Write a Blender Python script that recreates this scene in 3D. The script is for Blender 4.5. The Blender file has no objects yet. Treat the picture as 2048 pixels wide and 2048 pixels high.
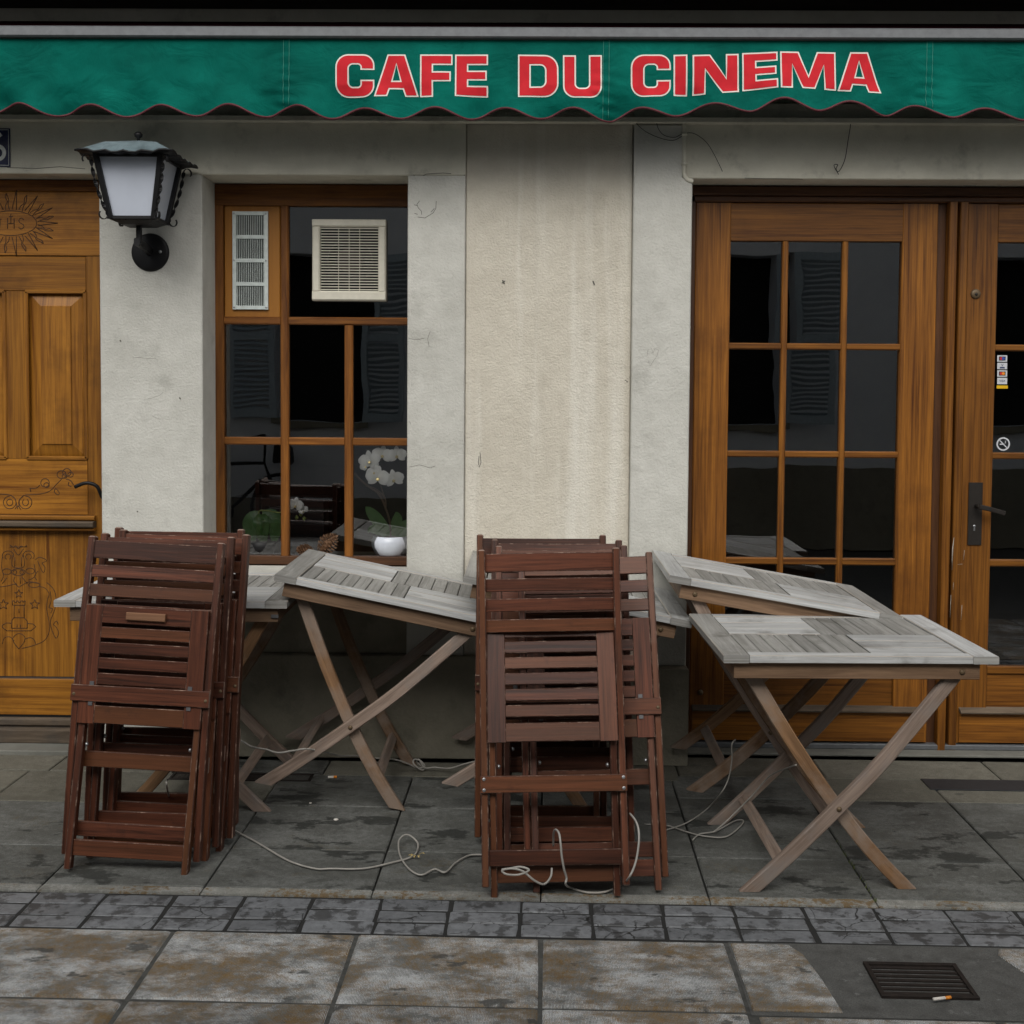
import bpy, bmesh, math, random
from mathutils import Vector, Matrix, noise, geometry
random.seed(7)
S = bpy.context.scene
COL = S.collection
R = math.radians
# ------------------------------------------------------------------ camera
F, PITCH, YAW, ROLL, CX, CY = 2430., R(2.65), R(-.75), R(-.40), 1022., 893.
LOC = Vector((0, -5.0, 1.53))
_f = Vector((math.sin(YAW)*math.cos(PITCH), math.cos(YAW)*math.cos(PITCH), -math.sin(PITCH)))
_r0 = Vector((math.cos(YAW), -math.sin(YAW), 0)); _d0 = _f.cross(_r0)
RGT = math.cos(ROLL)*_r0 + math.sin(ROLL)*_d0; DWN = _f.cross(RGT); FWD = _f
cd = bpy.data.cameras.new('camera'); cam = bpy.data.objects.new('camera', cd); COL.objects.link(cam)
cam.matrix_world = Matrix(((RGT.x, -DWN.x, -FWD.x, LOC.x), (RGT.y, -DWN.y, -FWD.y, LOC.y), (RGT.z, -DWN.z, -FWD.z, LOC.z), (0, 0, 0, 1)))
cd.sensor_width = 36; cd.lens = F/2048*36; cd.shift_x = (1024-CX)/2048; cd.shift_y = -(1024-CY)/2048
cd.clip_start = .05; cd.clip_end = 500
S.camera = cam
# ------------------------------------------------------------------ light
SUN_EL, SUN_AZ = R(43), R(-20)          # overcast: a broad soft brightness high over the street
w = bpy.data.worlds.new('World'); S.world = w; w.use_nodes = True
nt = w.node_tree; bg = nt.nodes['Background']
sky = nt.nodes.new('ShaderNodeTexSky'); sky.sky_type = 'NISHITA'; sky.sun_disc = False
sky.sun_elevation = SUN_EL; sky.sun_rotation = math.pi + SUN_AZ; sky.dust_density = 4; sky.air_density = 1.6
hs = nt.nodes.new('ShaderNodeHueSaturation'); hs.inputs['Saturation'].default_value = .22
nt.links.new(sky.outputs[0], hs.inputs['Color']); nt.links.new(hs.outputs[0], bg.inputs[0]); bg.inputs[1].default_value = .088
sl = bpy.data.lights.new('sun', 'SUN'); sl.energy = 1.6; sl.angle = R(36); sl.color = (1, .97, .92)
so = bpy.data.objects.new('sun', sl); COL.objects.link(so)
_sd = Vector((math.sin(SUN_AZ)*math.cos(SUN_EL), -math.cos(SUN_AZ)*math.cos(SUN_EL), math.sin(SUN_EL)))
so.rotation_euler = _sd.to_track_quat('Z', 'Y').to_euler()
S.view_settings.view_transform = 'Standard'; S.view_settings.look = 'None'; S.view_settings.gamma = 1
S.view_settings.exposure = 0.24
S.render.engine = 'CYCLES'; S.cycles.max_bounces = 8; S.cycles.transparent_max_bounces = 12

# ------------------------------------------------------------------ helpers
def ray(px, py): return RGT*((px-CX)/F) + DWN*((py-CY)/F) + FWD
def at(px, py, Y=0.):
    d = ray(px, py); return LOC + d*((Y-LOC.y)/d.y)
def gnd(px, py, Z=0.):
    d = ray(px, py); return LOC + d*((Z-LOC.z)/d.z)
def tag(o, label=None, cat=None, group=None, kind=None):
    if label: o['label'] = label
    if cat: o['category'] = cat
    if group: o['group'] = group
    if kind: o['kind'] = kind
    return o
def empty(name, loc=(0, 0, 0), parent=None):
    o = bpy.data.objects.new(name, None); COL.objects.link(o); o.location = loc; o.parent = parent
    o.empty_display_size = .05
    return o
def link(name, me, mats, parent=None):
    o = bpy.data.objects.new(name, me); COL.objects.link(o); o.parent = parent
    if mats is not None and not me.materials:
        for m in (mats if isinstance(mats, (list, tuple)) else [mats]): me.materials.append(m)
    return o
class MB:
    """collects faces (with uv and material index) and links them as one mesh object"""
    def __init__(s): s.v = []; s.f = []; s.uv = []; s.mi = []; s.sm = []
    def add(s, vs, fs, uvs=None, mi=0, smooth=False):
        b = len(s.v); s.v += [tuple(p) for p in vs]
        for k, f in enumerate(fs):
            s.f.append(tuple(b+i for i in f)); s.mi.append(mi[k] if isinstance(mi, list) else mi); s.sm.append(smooth)
            if uvs: s.uv += [uvs[k][j] for j in range(len(f))]
            else: s.uv += [(vs[i][0]+vs[i][1]*.7, vs[i][2]+vs[i][1]*.3) for i in f]
        return s
    def mesh(s, name):
        me = bpy.data.meshes.new(name); me.from_pydata(s.v, [], s.f)
        ul = me.uv_layers.new(name='UVMap'); ul.data.foreach_set('uv', [c for q in s.uv for c in q])
        me.polygons.foreach_set('material_index', s.mi); me.polygons.foreach_set('use_smooth', s.sm)
        me.validate(); me.update(); return me
    def obj(s, name, mats, parent=None): return link(name, s.mesh(name), mats, parent)
    # --- shapes
    def sweep(s, pts, wd, w, t, ch=.002, cut0=None, cut1=None, tip=0, smooth=False):
        """board: rectangle w (along wd) x t with chamfered edges along pts; u runs along the grain"""
        pts = [Vector(p) for p in pts]; wd = Vector(wd); n = len(pts)
        ch = min(ch, w*.3, t*.3); a, b = w/2, t/2
        sec = [(a, b-ch), (a-ch, b), (-a+ch, b), (-a, b-ch), (-a, -b+ch), (-a+ch, -b), (a-ch, -b), (a, -b+ch)]
        per = [0]
        for i in range(8):
            p, q = sec[i], sec[(i+1) % 8]; per.append(per[-1]+math.hypot(p[0]-q[0], p[1]-q[1]))
        rings = []; us = []; u = 0
        for i in range(n):
            tg = (pts[min(i+1, n-1)]-pts[max(i-1, 0)]).normalized()
            W = (wd-tg*wd.dot(tg)).normalized(); T = tg.cross(W)
            if i: u += (pts[i]-pts[i-1]).length
            ring = [pts[i]+W*x+T*y for x, y in sec]
            cut = cut0 if i == 0 else cut1 if i == n-1 else None
            if cut:
                cp, cn = Vector(cut[0]), Vector(cut[1])
                ring = [p+tg*((cp-p).dot(cn)/tg.dot(cn)) for p in ring]
            if tip and i == 0:
                k = (1-2*tip/min(w, t)); rings.append([pts[i]+W*x*k+T*y*k for x, y in sec]); us.append(u)
                ring = [p+tg*tip for p in ring]
            if tip and i == n-1:
                rings.append([p-tg*tip for p in ring]); us.append(u)
                k = (1-2*tip/min(w, t)); ring = [pts[i]+W*x*k+T*y*k for x, y in sec]
            rings.append(ring); us.append(u)
        vs = [p for r in rings for p in r]; fs = []; uvs = []; mi = []
        m = len(rings)
        for i in range(m-1):
            for j in range(8):
                k = (j+1) % 8
                fs.append((i*8+j, i*8+k, (i+1)*8+k, (i+1)*8+j)); mi.append(2 if tip and i in (0, m-2) else 1 if j % 2 == 0 else 0)
                uvs.append([(us[i], per[j]), (us[i], per[j+1]), (us[i+1], per[j+1]), (us[i+1], per[j])])
        fs.append(tuple(range(7, -1, -1))); fs.append(tuple((m-1)*8+j for j in range(8))); mi += [2, 2]
        uvs.append([(sec[j][0]*.2, sec[j][1]*4) for j in range(7, -1, -1)]); uvs.append([(.3+sec[j][0]*.2, sec[j][1]*4) for j in range(8)])
        return s.add(vs, fs, uvs, mi, smooth)
    def box(s, lo, hi, ch=0.):
        lo, hi = Vector(lo), Vector(hi); d = hi-lo; c = (lo+hi)/2
        ax = max(range(3), key=lambda i: d[i]); o = [i for i in range(3) if i != ax]
        a = c.copy(); b = c.copy(); a[ax] = lo[ax]; b[ax] = hi[ax]
        wdv = Vector((0, 0, 0)); wi = o[0] if d[o[0]] >= d[o[1]] else o[1]; ti = o[1] if wi == o[0] else o[0]
        wdv[wi] = 1
        return s.sweep([a, b], wdv, d[wi], d[ti], ch=ch if ch else .0008)
    def tube(s, pts, r, n=6, cap=True, smooth=True, rs=None):
        pts = [Vector(p) for p in pts]; m = len(pts); vs = []; up = None
        for i in range(m):
            tg = (pts[min(i+1, m-1)]-pts[max(i-1, 0)])
            tg = tg.normalized() if tg.length > 1e-9 else Vector((0, 0, 1))
            if up is None: up = Vector((0, 0, 1)) if abs(tg.z) < .9 else Vector((1, 0, 0))
            up = (up-tg*up.dot(tg)); up = up.normalized() if up.length > 1e-6 else tg.orthogonal().normalized()
            sd = tg.cross(up); rr = rs[i] if rs else r
            vs += [pts[i]+(up*math.cos(2*math.pi*k/n)+sd*math.sin(2*math.pi*k/n))*rr for k in range(n)]
        fs = [(i*n+k, i*n+(k+1) % n, (i+1)*n+(k+1) % n, (i+1)*n+k) for i in range(m-1) for k in range(n)]
        if cap: fs += [tuple(range(n-1, -1, -1)), tuple((m-1)*n+k for k in range(n))]
        return s.add(vs, fs, smooth=smooth)
    def lathe(s, c, prof, n=20, axis=(0, 0, 1), smooth=True):
        q = Vector((0, 0, 1)).rotation_difference(Vector(axis)); c = Vector(c); vs = []
        for r, h in prof: vs += [c+q@Vector((r*math.cos(2*math.pi*k/n), r*math.sin(2*math.pi*k/n), h)) for k in range(n)]
        fs = [(i*n+k, i*n+(k+1) % n, (i+1)*n+(k+1) % n, (i+1)*n+k) for i in range(len(prof)-1) for k in range(n)]
        fs += [tuple(range(n-1, -1, -1)), tuple((len(prof)-1)*n+k for k in range(n))]
        return s.add(vs, fs, smooth=smooth)
def smooth_path(pts, k=6, closed=False):
    """Catmull-Rom through pts"""
    pts = [Vector(p) for p in pts]; out = []; n = len(pts)
    for i in range(n-1):
        p0, p1, p2, p3 = pts[max(i-1, 0)], pts[i], pts[i+1], pts[min(i+2, n-1)]
        for j in range(k):
            t = j/k
            out.append(.5*((2*p1)+(p2-p0)*t+(2*p0-5*p1+4*p2-p3)*t*t+(3*p1-p0-3*p2+p3)*t*t*t))
    out.append(pts[-1]); return out
def copy_tree(o, parent=None):
    c = o.copy(); COL.objects.link(c); c.parent = parent
    for ch in list(o.children): copy_tree(ch, c)
    return c

# ------------------------------------------------------------------ materials
class T:
    def __init__(s, name):
        s.m = bpy.data.materials.new(name); s.m.use_nodes = True; s.nt = s.m.node_tree; s.b = s.nt.nodes['Principled BSDF']
    def n(s, t, **kw):
        x = s.nt.nodes.new('ShaderNode'+t)
        for k, v in kw.items(): setattr(x, k, v)
        return x
    def put(s, sock, v):
        if isinstance(v, bpy.types.NodeSocket): s.nt.links.new(v, sock)
        elif isinstance(v, (tuple, list)) and len(v) == 3 and sock.type == 'RGBA': sock.default_value = (*v, 1)
        else: sock.default_value = v
    def pos(s): return s.n('NewGeometry').outputs['Position']
    def uv(s): return s.n('TexCoord').outputs['UV']
    def rnd(s): return s.n('ObjectInfo').outputs['Random']
    def math(s, op, a, b=0., clamp=False):
        x = s.n('Math', operation=op, use_clamp=clamp); s.put(x.inputs[0], a); s.put(x.inputs[1], b); return x.outputs[0]
    def vmath(s, op, a, b):
        x = s.n('VectorMath', operation=op); s.put(x.inputs[0], a); s.put(x.inputs[1], b); return x.outputs[0]
    def comb(s, x, y, z=0.):
        c = s.n('CombineXYZ'); s.put(c.inputs[0], x); s.put(c.inputs[1], y); s.put(c.inputs[2], z); return c.outputs[0]
    def scale(s, v, k): return s.vmath('MULTIPLY', v, k)
    def noise(s, v, sc=1., det=3., rough=.55, dist=0.):
        x = s.n('TexNoise'); s.put(x.inputs['Vector'], v); s.put(x.inputs['Scale'], sc); s.put(x.inputs['Detail'], det)
        s.put(x.inputs['Roughness'], rough); s.put(x.inputs['Distortion'], dist); return x.outputs['Fac']
    def vor(s, v, sc, feat='F1'):
        x = s.n('TexVoronoi', feature=feat); s.put(x.inputs['Vector'], v); s.put(x.inputs['Scale'], sc); return x.outputs['Distance']
    def ramp(s, f, stops):
        x = s.n('ValToRGB'); s.put(x.inputs[0], f); e = x.color_ramp.elements
        while len(e) < len(stops): e.new(.5)
        for k, (p, c) in enumerate(stops):
            e[k].position = p; e[k].color = (c, c, c, 1) if isinstance(c, (int, float)) else (*c, 1)
        return x.outputs[0]
    def mix(s, f, a, b, mode='MIX'):
        x = s.n('Mix', data_type='RGBA', blend_type=mode); s.put(x.inputs[0], f); s.put(x.inputs[6], a); s.put(x.inputs[7], b); return x.outputs[2]
    def bump(s, h, st=.3, d=.002):
        x = s.n('Bump'); s.put(x.inputs['Height'], h); x.inputs['Strength'].default_value = st; x.inputs['Distance'].default_value = d; return x.outputs[0]
    def out(s, col, rough=.6, bump=None, spec=.5, metal=0.):
        s.put(s.b.inputs['Base Color'], col); s.put(s.b.inputs['Roughness'], rough)
        s.b.inputs['Specular IOR Level'].default_value = spec; s.b.inputs['Metallic'].default_value = metal
        if bump is not None: s.put(s.b.inputs['Normal'], bump)
        return s.m
def plain(name, col, rough=.5, metal=0., spec=.5, var=.12, sc=40.):
    t = T(name); n = t.noise(t.pos(), sc, 4)
    c = t.mix(t.ramp(n, [(.3, 0.), (.7, 1.)]), tuple(x*(1-var) for x in col), tuple(min(1, x*(1+var)) for x in col))
    return t.out(c, rough, t.bump(n, .15, .001), spec, metal)
def wood(name, a, b, rough=.55, su=3., sv=55., var=.35, dirt=None, dsc=4., dth=(.5, .7), bump=.25, spec=.4, tint=None):
    t = T(name); r = t.rnd(); uv = t.vmath('ADD', t.uv(), t.comb(t.math('MULTIPLY', r, 37.), t.math('MULTIPLY', r, 13.)))
    g = t.noise(t.scale(uv, (su, sv, 1)), 1., 5., .6, .7)
    fine = t.noise(t.scale(uv, (su*4, sv*5, 1)), 1., 3., .6)
    big = t.noise(t.scale(uv, (su*.8, sv*.12, 1)), 1., 2.)
    f = t.math('ADD', t.math('MULTIPLY', g, .55), t.math('ADD', t.math('MULTIPLY', fine, .25), t.math('MULTIPLY', big, .2)))
    c = t.mix(t.ramp(f, [(.36, 0.), (.64, 1.)]), a, b)
    c = t.mix(1., c, t.ramp(r, [(0., 1-var), (1., 1+var*.45)]), 'MULTIPLY')
    if tint:
        r2 = t.math('FRACT', t.math('MULTIPLY', r, 7.31)); c = t.mix(t.ramp(r2, [(.45, 0.), (1., .5)]), c, t.mix(f, tuple(x*.5 for x in tint), tint))
    if dirt:
        d = t.noise(t.pos(), dsc, 6., .65)
        c = t.mix(t.ramp(d, [(dth[0], 0.), (dth[1], .8)]), c, dirt)
    return t.out(c, rough, t.bump(t.math('ADD', g, t.math('MULTIPLY', fine, .6)), bump, .0015), spec)
def plaster(name, a, b, sc=90., st=.35, d=.003, stain=None, streak=False):
    t = T(name); p = t.pos()
    n1 = t.noise(p, 2.2, 6., .6); n2 = t.noise(p, 14., 5., .6)
    c = t.mix(t.ramp(t.math('ADD', t.math('MULTIPLY', n1, .65), t.math('MULTIPLY', n2, .35)), [(.35, 0.), (.68, 1.)]), a, b)
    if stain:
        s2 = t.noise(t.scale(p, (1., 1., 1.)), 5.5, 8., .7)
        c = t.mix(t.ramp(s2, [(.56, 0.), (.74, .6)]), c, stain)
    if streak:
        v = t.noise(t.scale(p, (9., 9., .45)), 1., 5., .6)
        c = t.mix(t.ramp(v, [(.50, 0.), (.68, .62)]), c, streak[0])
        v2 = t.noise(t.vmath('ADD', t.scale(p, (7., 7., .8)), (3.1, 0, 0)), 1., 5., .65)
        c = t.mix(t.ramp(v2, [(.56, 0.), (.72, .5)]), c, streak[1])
    h = t.math('ADD', t.noise(p, sc, 4., .6), t.math('MULTIPLY', t.noise(p, sc*.18, 4.), .8))
    return t.out(c, .9, t.bump(h, st, d), .15)
MT = {}
MT['white_plaster'] = plaster('white_plaster', (.45, .445, .405), (.61, .605, .56), 110., .7, .005, stain=(.30, .295, .265))
MT['band_plaster'] = plaster('band_plaster', (.54, .52, .435), (.70, .675, .575), 120., .45, .003, stain=(.20, .195, .165))
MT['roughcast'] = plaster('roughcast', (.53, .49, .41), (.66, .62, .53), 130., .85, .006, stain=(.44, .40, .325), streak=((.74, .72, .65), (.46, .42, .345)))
MT['low_wall'] = plaster('low_wall', (.185, .172, .132), (.285, .265, .210), 60., .6, .006, stain=(.085, .080, .062))  # grimy grey-olive, darkened further to put the under-table shade into the colour
MT['far_plaster'] = plaster('far_plaster', (.66, .69, .73), (.76, .79, .83), 20., .2, .004)
MT['door_wood'] = wood('door_wood', (.062, .018, .0028), (.31, .120, .016), .42, 1.8, 75., .28, spec=.34, dirt=(.06, .018, .004), dsc=3.0, dth=(.52, .86))
MT['door_wood_dark'] = wood('door_wood_dark', (.035, .013, .005), (.11, .042, .012), .5, 2.6, 40., .25)
MT['oak'] = wood('oak', (.115, .038, .0045), (.40, .170, .020), .45, 1.6, 60., .26, spec=.3, dirt=(.05, .018, .0035), dsc=3.2, dth=(.50, .80))
MT['old_board'] = wood('old_board', (.065, .046, .030), (.165, .125, .088), .8, 3., 30., .2, dirt=(.05, .045, .04))
MT['dark_timber'] = wood('dark_timber', (.010, .008, .006), (.030, .024, .018), .8, 2., 20., .2)
MT['frame_wood'] = wood('frame_wood', (.085, .027, .005), (.27, .102, .017), .48, 2.6, 45., .25, spec=.28)
MT['vent_board'] = wood('vent_board', (.26, .098, .010), (.38, .155, .018), .5, .8, 10., .1)
MT['chair'] = wood('chair_wood', (.024, .0075, .0038), (.150, .047, .0235), .44, 2.4, 80., .45, spec=.32, tint=(.19, .075, .028), dirt=(.03, .012, .008), dsc=14., dth=(.60, .80))
t = T('chair_edge'); q = t.noise(t.pos(), 26., 5., .7)
MT['chair_edge'] = t.out(t.mix(t.ramp(q, [(.51, 0.), (.68, 1.)]), (.062, .025, .015), (.30, .205, .155)), .6)
t = T('chair_end'); MT['chair_end'] = t.out(t.mix(t.noise(t.pos(), 60., 4.), (.12, .07, .05), (.36, .26, .21)), .7)
MT['cleat_wood'] = wood('cleat_wood', (.10, .045, .022), (.21, .105, .055), .5)
MT['teak_dark'] = wood('teak_dark', (.19, .185, .17), (.38, .375, .355), .65, 3., 60., .22, dirt=(.12, .115, .10), dsc=7., dth=(.56, .70), bump=.4, spec=.3)
MT['teak'] = wood('teak_grey', (.30, .30, .295), (.57, .58, .575), .62, 3., 60., .18, dirt=(.15, .145, .13), dsc=6., dth=(.56, .74), bump=.4, spec=.35)
MT['teak_edge'] = wood('teak_edge', (.30, .265, .225), (.46, .42, .37), .6, 3., 60., .15)
MT['teak_under'] = wood('teak_brown', (.100, .056, .030), (.265, .165, .098), .62, 3., 50., .25, bump=.3)
MT['teak_leg'] = wood('teak_leg', (.135, .094, .070), (.345, .265, .215), .62, 3., 50., .34, dirt=(.22, .19, .17), dsc=9., dth=(.48, .66), bump=.35)
MT['teak_orange'] = wood('teak_orange', (.115, .058, .025), (.345, .195, .098), .6, 3., 50., .35, dirt=(.26, .205, .165), dsc=5., dth=(.45, .62), bump=.3)
t = T('glass')
for n_ in list(t.nt.nodes):
    if n_.type != 'OUTPUT_MATERIAL': t.nt.nodes.remove(n_)
tr = t.n('BsdfTransparent'); tr.inputs[0].default_value = (.95, .96, .96, 1)
gl = t.n('BsdfGlossy'); gl.inputs['Roughness'].default_value = .0; gl.inputs[0].default_value = (1, 1, 1, 1)
bp = t.n('Bump'); bp.inputs['Strength'].default_value = .022; bp.inputs['Distance'].default_value = .02
t.put(bp.inputs['Height'], t.noise(t.pos(), 5., 1.)); t.nt.links.new(bp.outputs[0], gl.inputs['Normal'])
fr = t.n('Fresnel'); fr.inputs[0].default_value = 1.55
mx = t.n('MixShader'); t.put(mx.inputs[0], t.math('MULTIPLY', fr.outputs[0], 3.4, True)); t.nt.links.new(tr.outputs[0], mx.inputs[1]); t.nt.links.new(gl.outputs[0], mx.inputs[2])
t.nt.links.new(mx.outputs[0], [x for x in t.nt.nodes if x.type == 'OUTPUT_MATERIAL'][0].inputs[0])
MT['glass'] = t.m
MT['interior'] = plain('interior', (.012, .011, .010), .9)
MT['black_metal'] = plain('black_metal', (.006, .006, .007), .5, .0, .3)
MT['old_iron'] = plain('old_iron', (.022, .018, .015), .5, .3)
MT['steel'] = plain('steel', (.45, .46, .47), .35, .9)
MT['zinc'] = plain('zinc', (.13, .13, .135), .5, .5)
MT['alu'] = plain('aluminium', (.14, .147, .155), .5, .3)
MT['dark_void'] = plain('dark_void', (.006, .006, .006), .9)
MT['maroon'] = plain('maroon_trim', (.10, .014, .022), .7)
MT['white_enamel'] = plain('white_enamel', (.70, .72, .70), .4)
MT['vent_metal'] = plain('vent_metal', (.62, .68, .66), .4)
MT['vent_dark'] = plain('vent_slots', (.035, .04, .035), .7)
MT['fan_plastic'] = plain('fan_plastic', (.66, .63, .53), .45, var=.05)
MT['milk_glass'] = plain('milk_glass', (.50, .54, .62), .25, var=.05, sc=8.)
MT['lamp_roof'] = plain('lamp_roof', (.16, .21, .23), .45, .2, var=.3, sc=14.)
MT['enamel_blue'] = plain('enamel_blue', (.008, .012, .055), .25)
MT['brass'] = plain('brass', (.13, .09, .05), .5, .4)
MT['cable'] = plain('cable', (.33, .315, .285), .5)
MT['crack'] = plain('crack_line', (.13, .125, .108), .95)  # dark grey of the plaster's cracks, scribbles and nail marks
MT['petal'] = plain('petal', (.90, .90, .88), .6, var=.05)
MT['petal_lip'] = plain('petal_lip', (.75, .62, .30), .6)
MT['bud'] = plain('bud', (.30, .36, .10), .6)
MT['leaf'] = plain('leaf', (.055, .15, .030), .4)
MT['stem'] = plain('stem', (.10, .06, .035), .7)
MT['pot'] = plain('pot_glaze', (.62, .66, .74), .25, var=.04)
MT['cone'] = plain('pine_cone', (.17, .09, .045), .8, var=.4)
MT['rust_grate'] = plain('rust_grate', (.019, .013, .010), .75, .3, var=.4)
MT['mortar'] = plain('mortar', (.016, .016, .015), .95)
MT['grey_mortar'] = plain('grey_mortar', (.062, .062, .057), .95, var=.35)
MT['stone_step'] = plaster('stone_step', (.13, .13, .115), (.22, .22, .195), 70., .4, .004)
MT['shutter'] = plain('shutter_paint', (.38, .45, .50), .6)
MT['carve'] = plain('carved_line', (.050, .020, .006), .7)
# awning cloth
t = T('awning_cloth'); p = t.pos(); n1 = t.noise(p, 3.5, 5., .6); wv = t.noise(t.scale(p, (900., 1., 60.)), 1., 1.)
c = t.mix(t.ramp(n1, [(.35, 0.), (.7, 1.)]), (.0014, .082, .063), (.0024, .142, .108))
MT['cloth'] = t.out(c, .75, t.bump(t.math('ADD', wv, t.math('ADD', t.math('MULTIPLY', t.noise(p, 28., 4.), 2.), t.math('MULTIPLY', t.noise(t.scale(p, (6., 6., 9.)), 1., 3., .5, 1.6), 14.))), .35, .002), .04)
t = T('awning_stitch'); MT['stitch'] = t.out((.05, .24, .19), .8)
MT['letter_red'] = plain('letter_red', (.56, .020, .030), .75, var=.10, sc=20., spec=.15)
MT['letter_white'] = plain('letter_white', (.74, .70, .64), .7, var=.05, spec=.2)
# paving
def paving(name, base, light, brown, dark, kb, kl, kd, ribs=(520., .05), sc=4.2):
    t = T(name); p = t.pos(); r = t.rnd()
    pp = t.vmath('ADD', p, t.comb(t.math('MULTIPLY', r, 9.), t.math('MULTIPLY', r, 5.)))
    n1 = t.noise(p, 26., 6., .65); nl = t.noise(t.scale(pp, (1., 1.6, 1.)), sc, 9., .68); nb = t.noise(t.vmath('ADD', t.scale(pp, (1., 1.5, 1.)), (7., 3., 0)), sc*.75, 9., .70)
    sp = t.math('MULTIPLY', t.math('SUBTRACT', t.noise(p, 48., 6., .72), .5), .85)
    nl = t.math('ADD', nl, t.math('MULTIPLY', sp, .7)); nb = t.math('ADD', nb, sp)
    ndk = t.noise(t.vmath('ADD', t.scale(pp, (1., 1.8, 1.)), (1., 13., 0)), sc*.8, 7., .66)
    wv = t.n('TexWave', wave_type='BANDS', bands_direction='X'); t.put(wv.inputs['Vector'], p); t.put(wv.inputs['Scale'], ribs[0]/6.28); t.put(wv.inputs['Distortion'], 1.2); t.put(wv.inputs['Detail Scale'], 3.)
    rib = wv.outputs['Fac']
    c = t.mix(t.ramp(n1, [(.3, 0.), (.7, 1.)]), tuple(x*.75 for x in base), tuple(x*1.25 for x in base))
    c = t.mix(t.ramp(t.math('ADD', nl, t.math('MULTIPLY', t.math('SUBTRACT', rib, .5), ribs[1])), [(kl, 0.), (kl+.028, 1.)]), c, light)
    c = t.mix(t.ramp(t.math('ADD', nb, t.math('MULTIPLY', t.math('SUBTRACT', rib, .5), ribs[1]*1.3)), [(kb, 0.), (kb+.022, .92)]), c, t.mix(n1, tuple(x*.6 for x in brown), tuple(x*1.4 for x in brown)))
    c = t.mix(t.ramp(ndk, [(kd, 0.), (kd+.035, .85)]), c, dark)
    c = t.mix(1., c, t.ramp(t.noise(p, 330., 2., .6), [(.3, .72), (.7, 1.28)]), 'MULTIPLY')
    c = t.mix(1., c, t.ramp(r, [(0., .82), (1., 1.12)]), 'MULTIPLY')
    h = t.math('ADD', t.math('MULTIPLY', rib, .35), t.math('ADD', n1, t.math('MULTIPLY', t.noise(p, 160., 3.), .6)))
    return t.out(c, t.ramp(n1, [(.3, .62), (.7, .9)]), t.bump(h, .35, .0025), .35)
MT['slab_front'] = paving('slab_front', (.150, .151, .143), (.42, .43, .43), (.150, .090, .028), (.055, .055, .051), .548, .480, .60, (560., .18), 5.6)
MT['slab_back'] = paving('slab_back', (.090, .092, .084), (.145, .149, .140), (.085, .072, .046), (.028, .030, .027), .70, .53, .56, (560., .14), 4.4)
MT['slab_beige'] = paving('slab_beige', (.135, .130, .105), (.165, .160, .132), (.11, .09, .06), (.075, .073, .062), .70, .55, .62, (560., .08), 3.4)
MT['kerb'] = paving('kerb_stone', (.21, .21, .19), (.29, .29, .27), (.15, .10, .045), (.09, .09, .08), .55, .52, .62, (600., .06), 5.)
t = T('paver'); p = t.pos(); r = t.rnd(); n1 = t.noise(p, 45., 6., .7); n2 = t.noise(t.vmath('ADD', p, t.comb(t.math('MULTIPLY', r, 9.), 0.)), 13., 7., .7)
c = t.mix(t.ramp(n1, [(.3, 0.), (.7, 1.)]), (.115, .121, .128), (.205, .214, .225))
c = t.mix(t.ramp(n2, [(.52, 0.), (.57, .8)]), c, (.040, .040, .040))
ck = t.vor(t.vmath('ADD', t.scale(p, (1., 1.25, 1.)), t.scale(t.comb(t.noise(p, 18., 3.), t.noise(t.vmath('ADD', p, (3., 1., 0.)), 18., 3.)), (.06, .06, 0.))), 7.5, 'DISTANCE_TO_EDGE')
gate = t.noise(p, 2.6, 2.)
c = t.mix(t.math('MULTIPLY', t.ramp(ck, [(.006, 1.), (.016, 0.)]), t.ramp(gate, [(.50, 0.), (.55, 1.)])), c, (.018, .018, .017))
c = t.mix(1., c, t.ramp(r, [(0., .8), (1., 1.15)]), 'MULTIPLY')
MT['paver'] = t.out(c, .55, t.bump(n1, .3, .002), .4)
MT['asphalt'] = paving('asphalt', (.085, .085, .08), (.13, .13, .125), (.10, .09, .07), (.05, .05, .047), .75, .60, .64, (600., 0.), 5.)

# ------------------------------------------------------------------ ground
GY = -.0165
def G(u, v, z=0.): return Vector((u*math.cos(GY)-v*math.sin(GY), u*math.sin(GY)+v*math.cos(GY), z))
gb = MB(); gb.add([(-60, -60, -.022), (60, -60, -.022), (60, 40, -.022), (-60, 40, -.022)], [(0, 1, 2, 3)])
pave = gb.obj('pavement', MT['mortar']); tag(pave, 'grey stone slab pavement in front of the cafe', 'pavement', kind='structure')
def slab(name, u0, v0, u1, v1, mat, gap=.006, z=0., ch=.004, poly=None, uneven=.0025):
    u0 += gap/2; v0 += gap/2; u1 -= gap/2; v1 -= gap/2
    pl = poly or [(u0, v0), (u1, v0), (u1, v1), (u0, v1)]
    cu = sum(q[0] for q in pl)/len(pl); cv = sum(q[1] for q in pl)/len(pl)
    m = MB(); k = len(pl); dz = [random.uniform(-uneven, 0) for _ in pl]
    def ins(q): d = math.hypot(q[0]-cu, q[1]-cv); f_ = max(0, 1-ch*1.4/d); return (cu+(q[0]-cu)*f_, cv+(q[1]-cv)*f_)
    vs = [G(q[0], q[1], -.03) for q in pl]+[G(q[0], q[1], z-ch*.8+dz[i]) for i, q in enumerate(pl)]+[G(*ins(q), z+dz[i]) for i, q in enumerate(pl)]
    fs = [(i, (i+1) % k, k+(i+1) % k, k+i) for i in range(k)]+[(k+i, k+(i+1) % k, 2*k+(i+1) % k, 2*k+i) for i in range(k)]+[tuple(2*k+i for i in range(k))]
    m.add(vs, fs); return m.obj(name, mat, pave)
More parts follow.
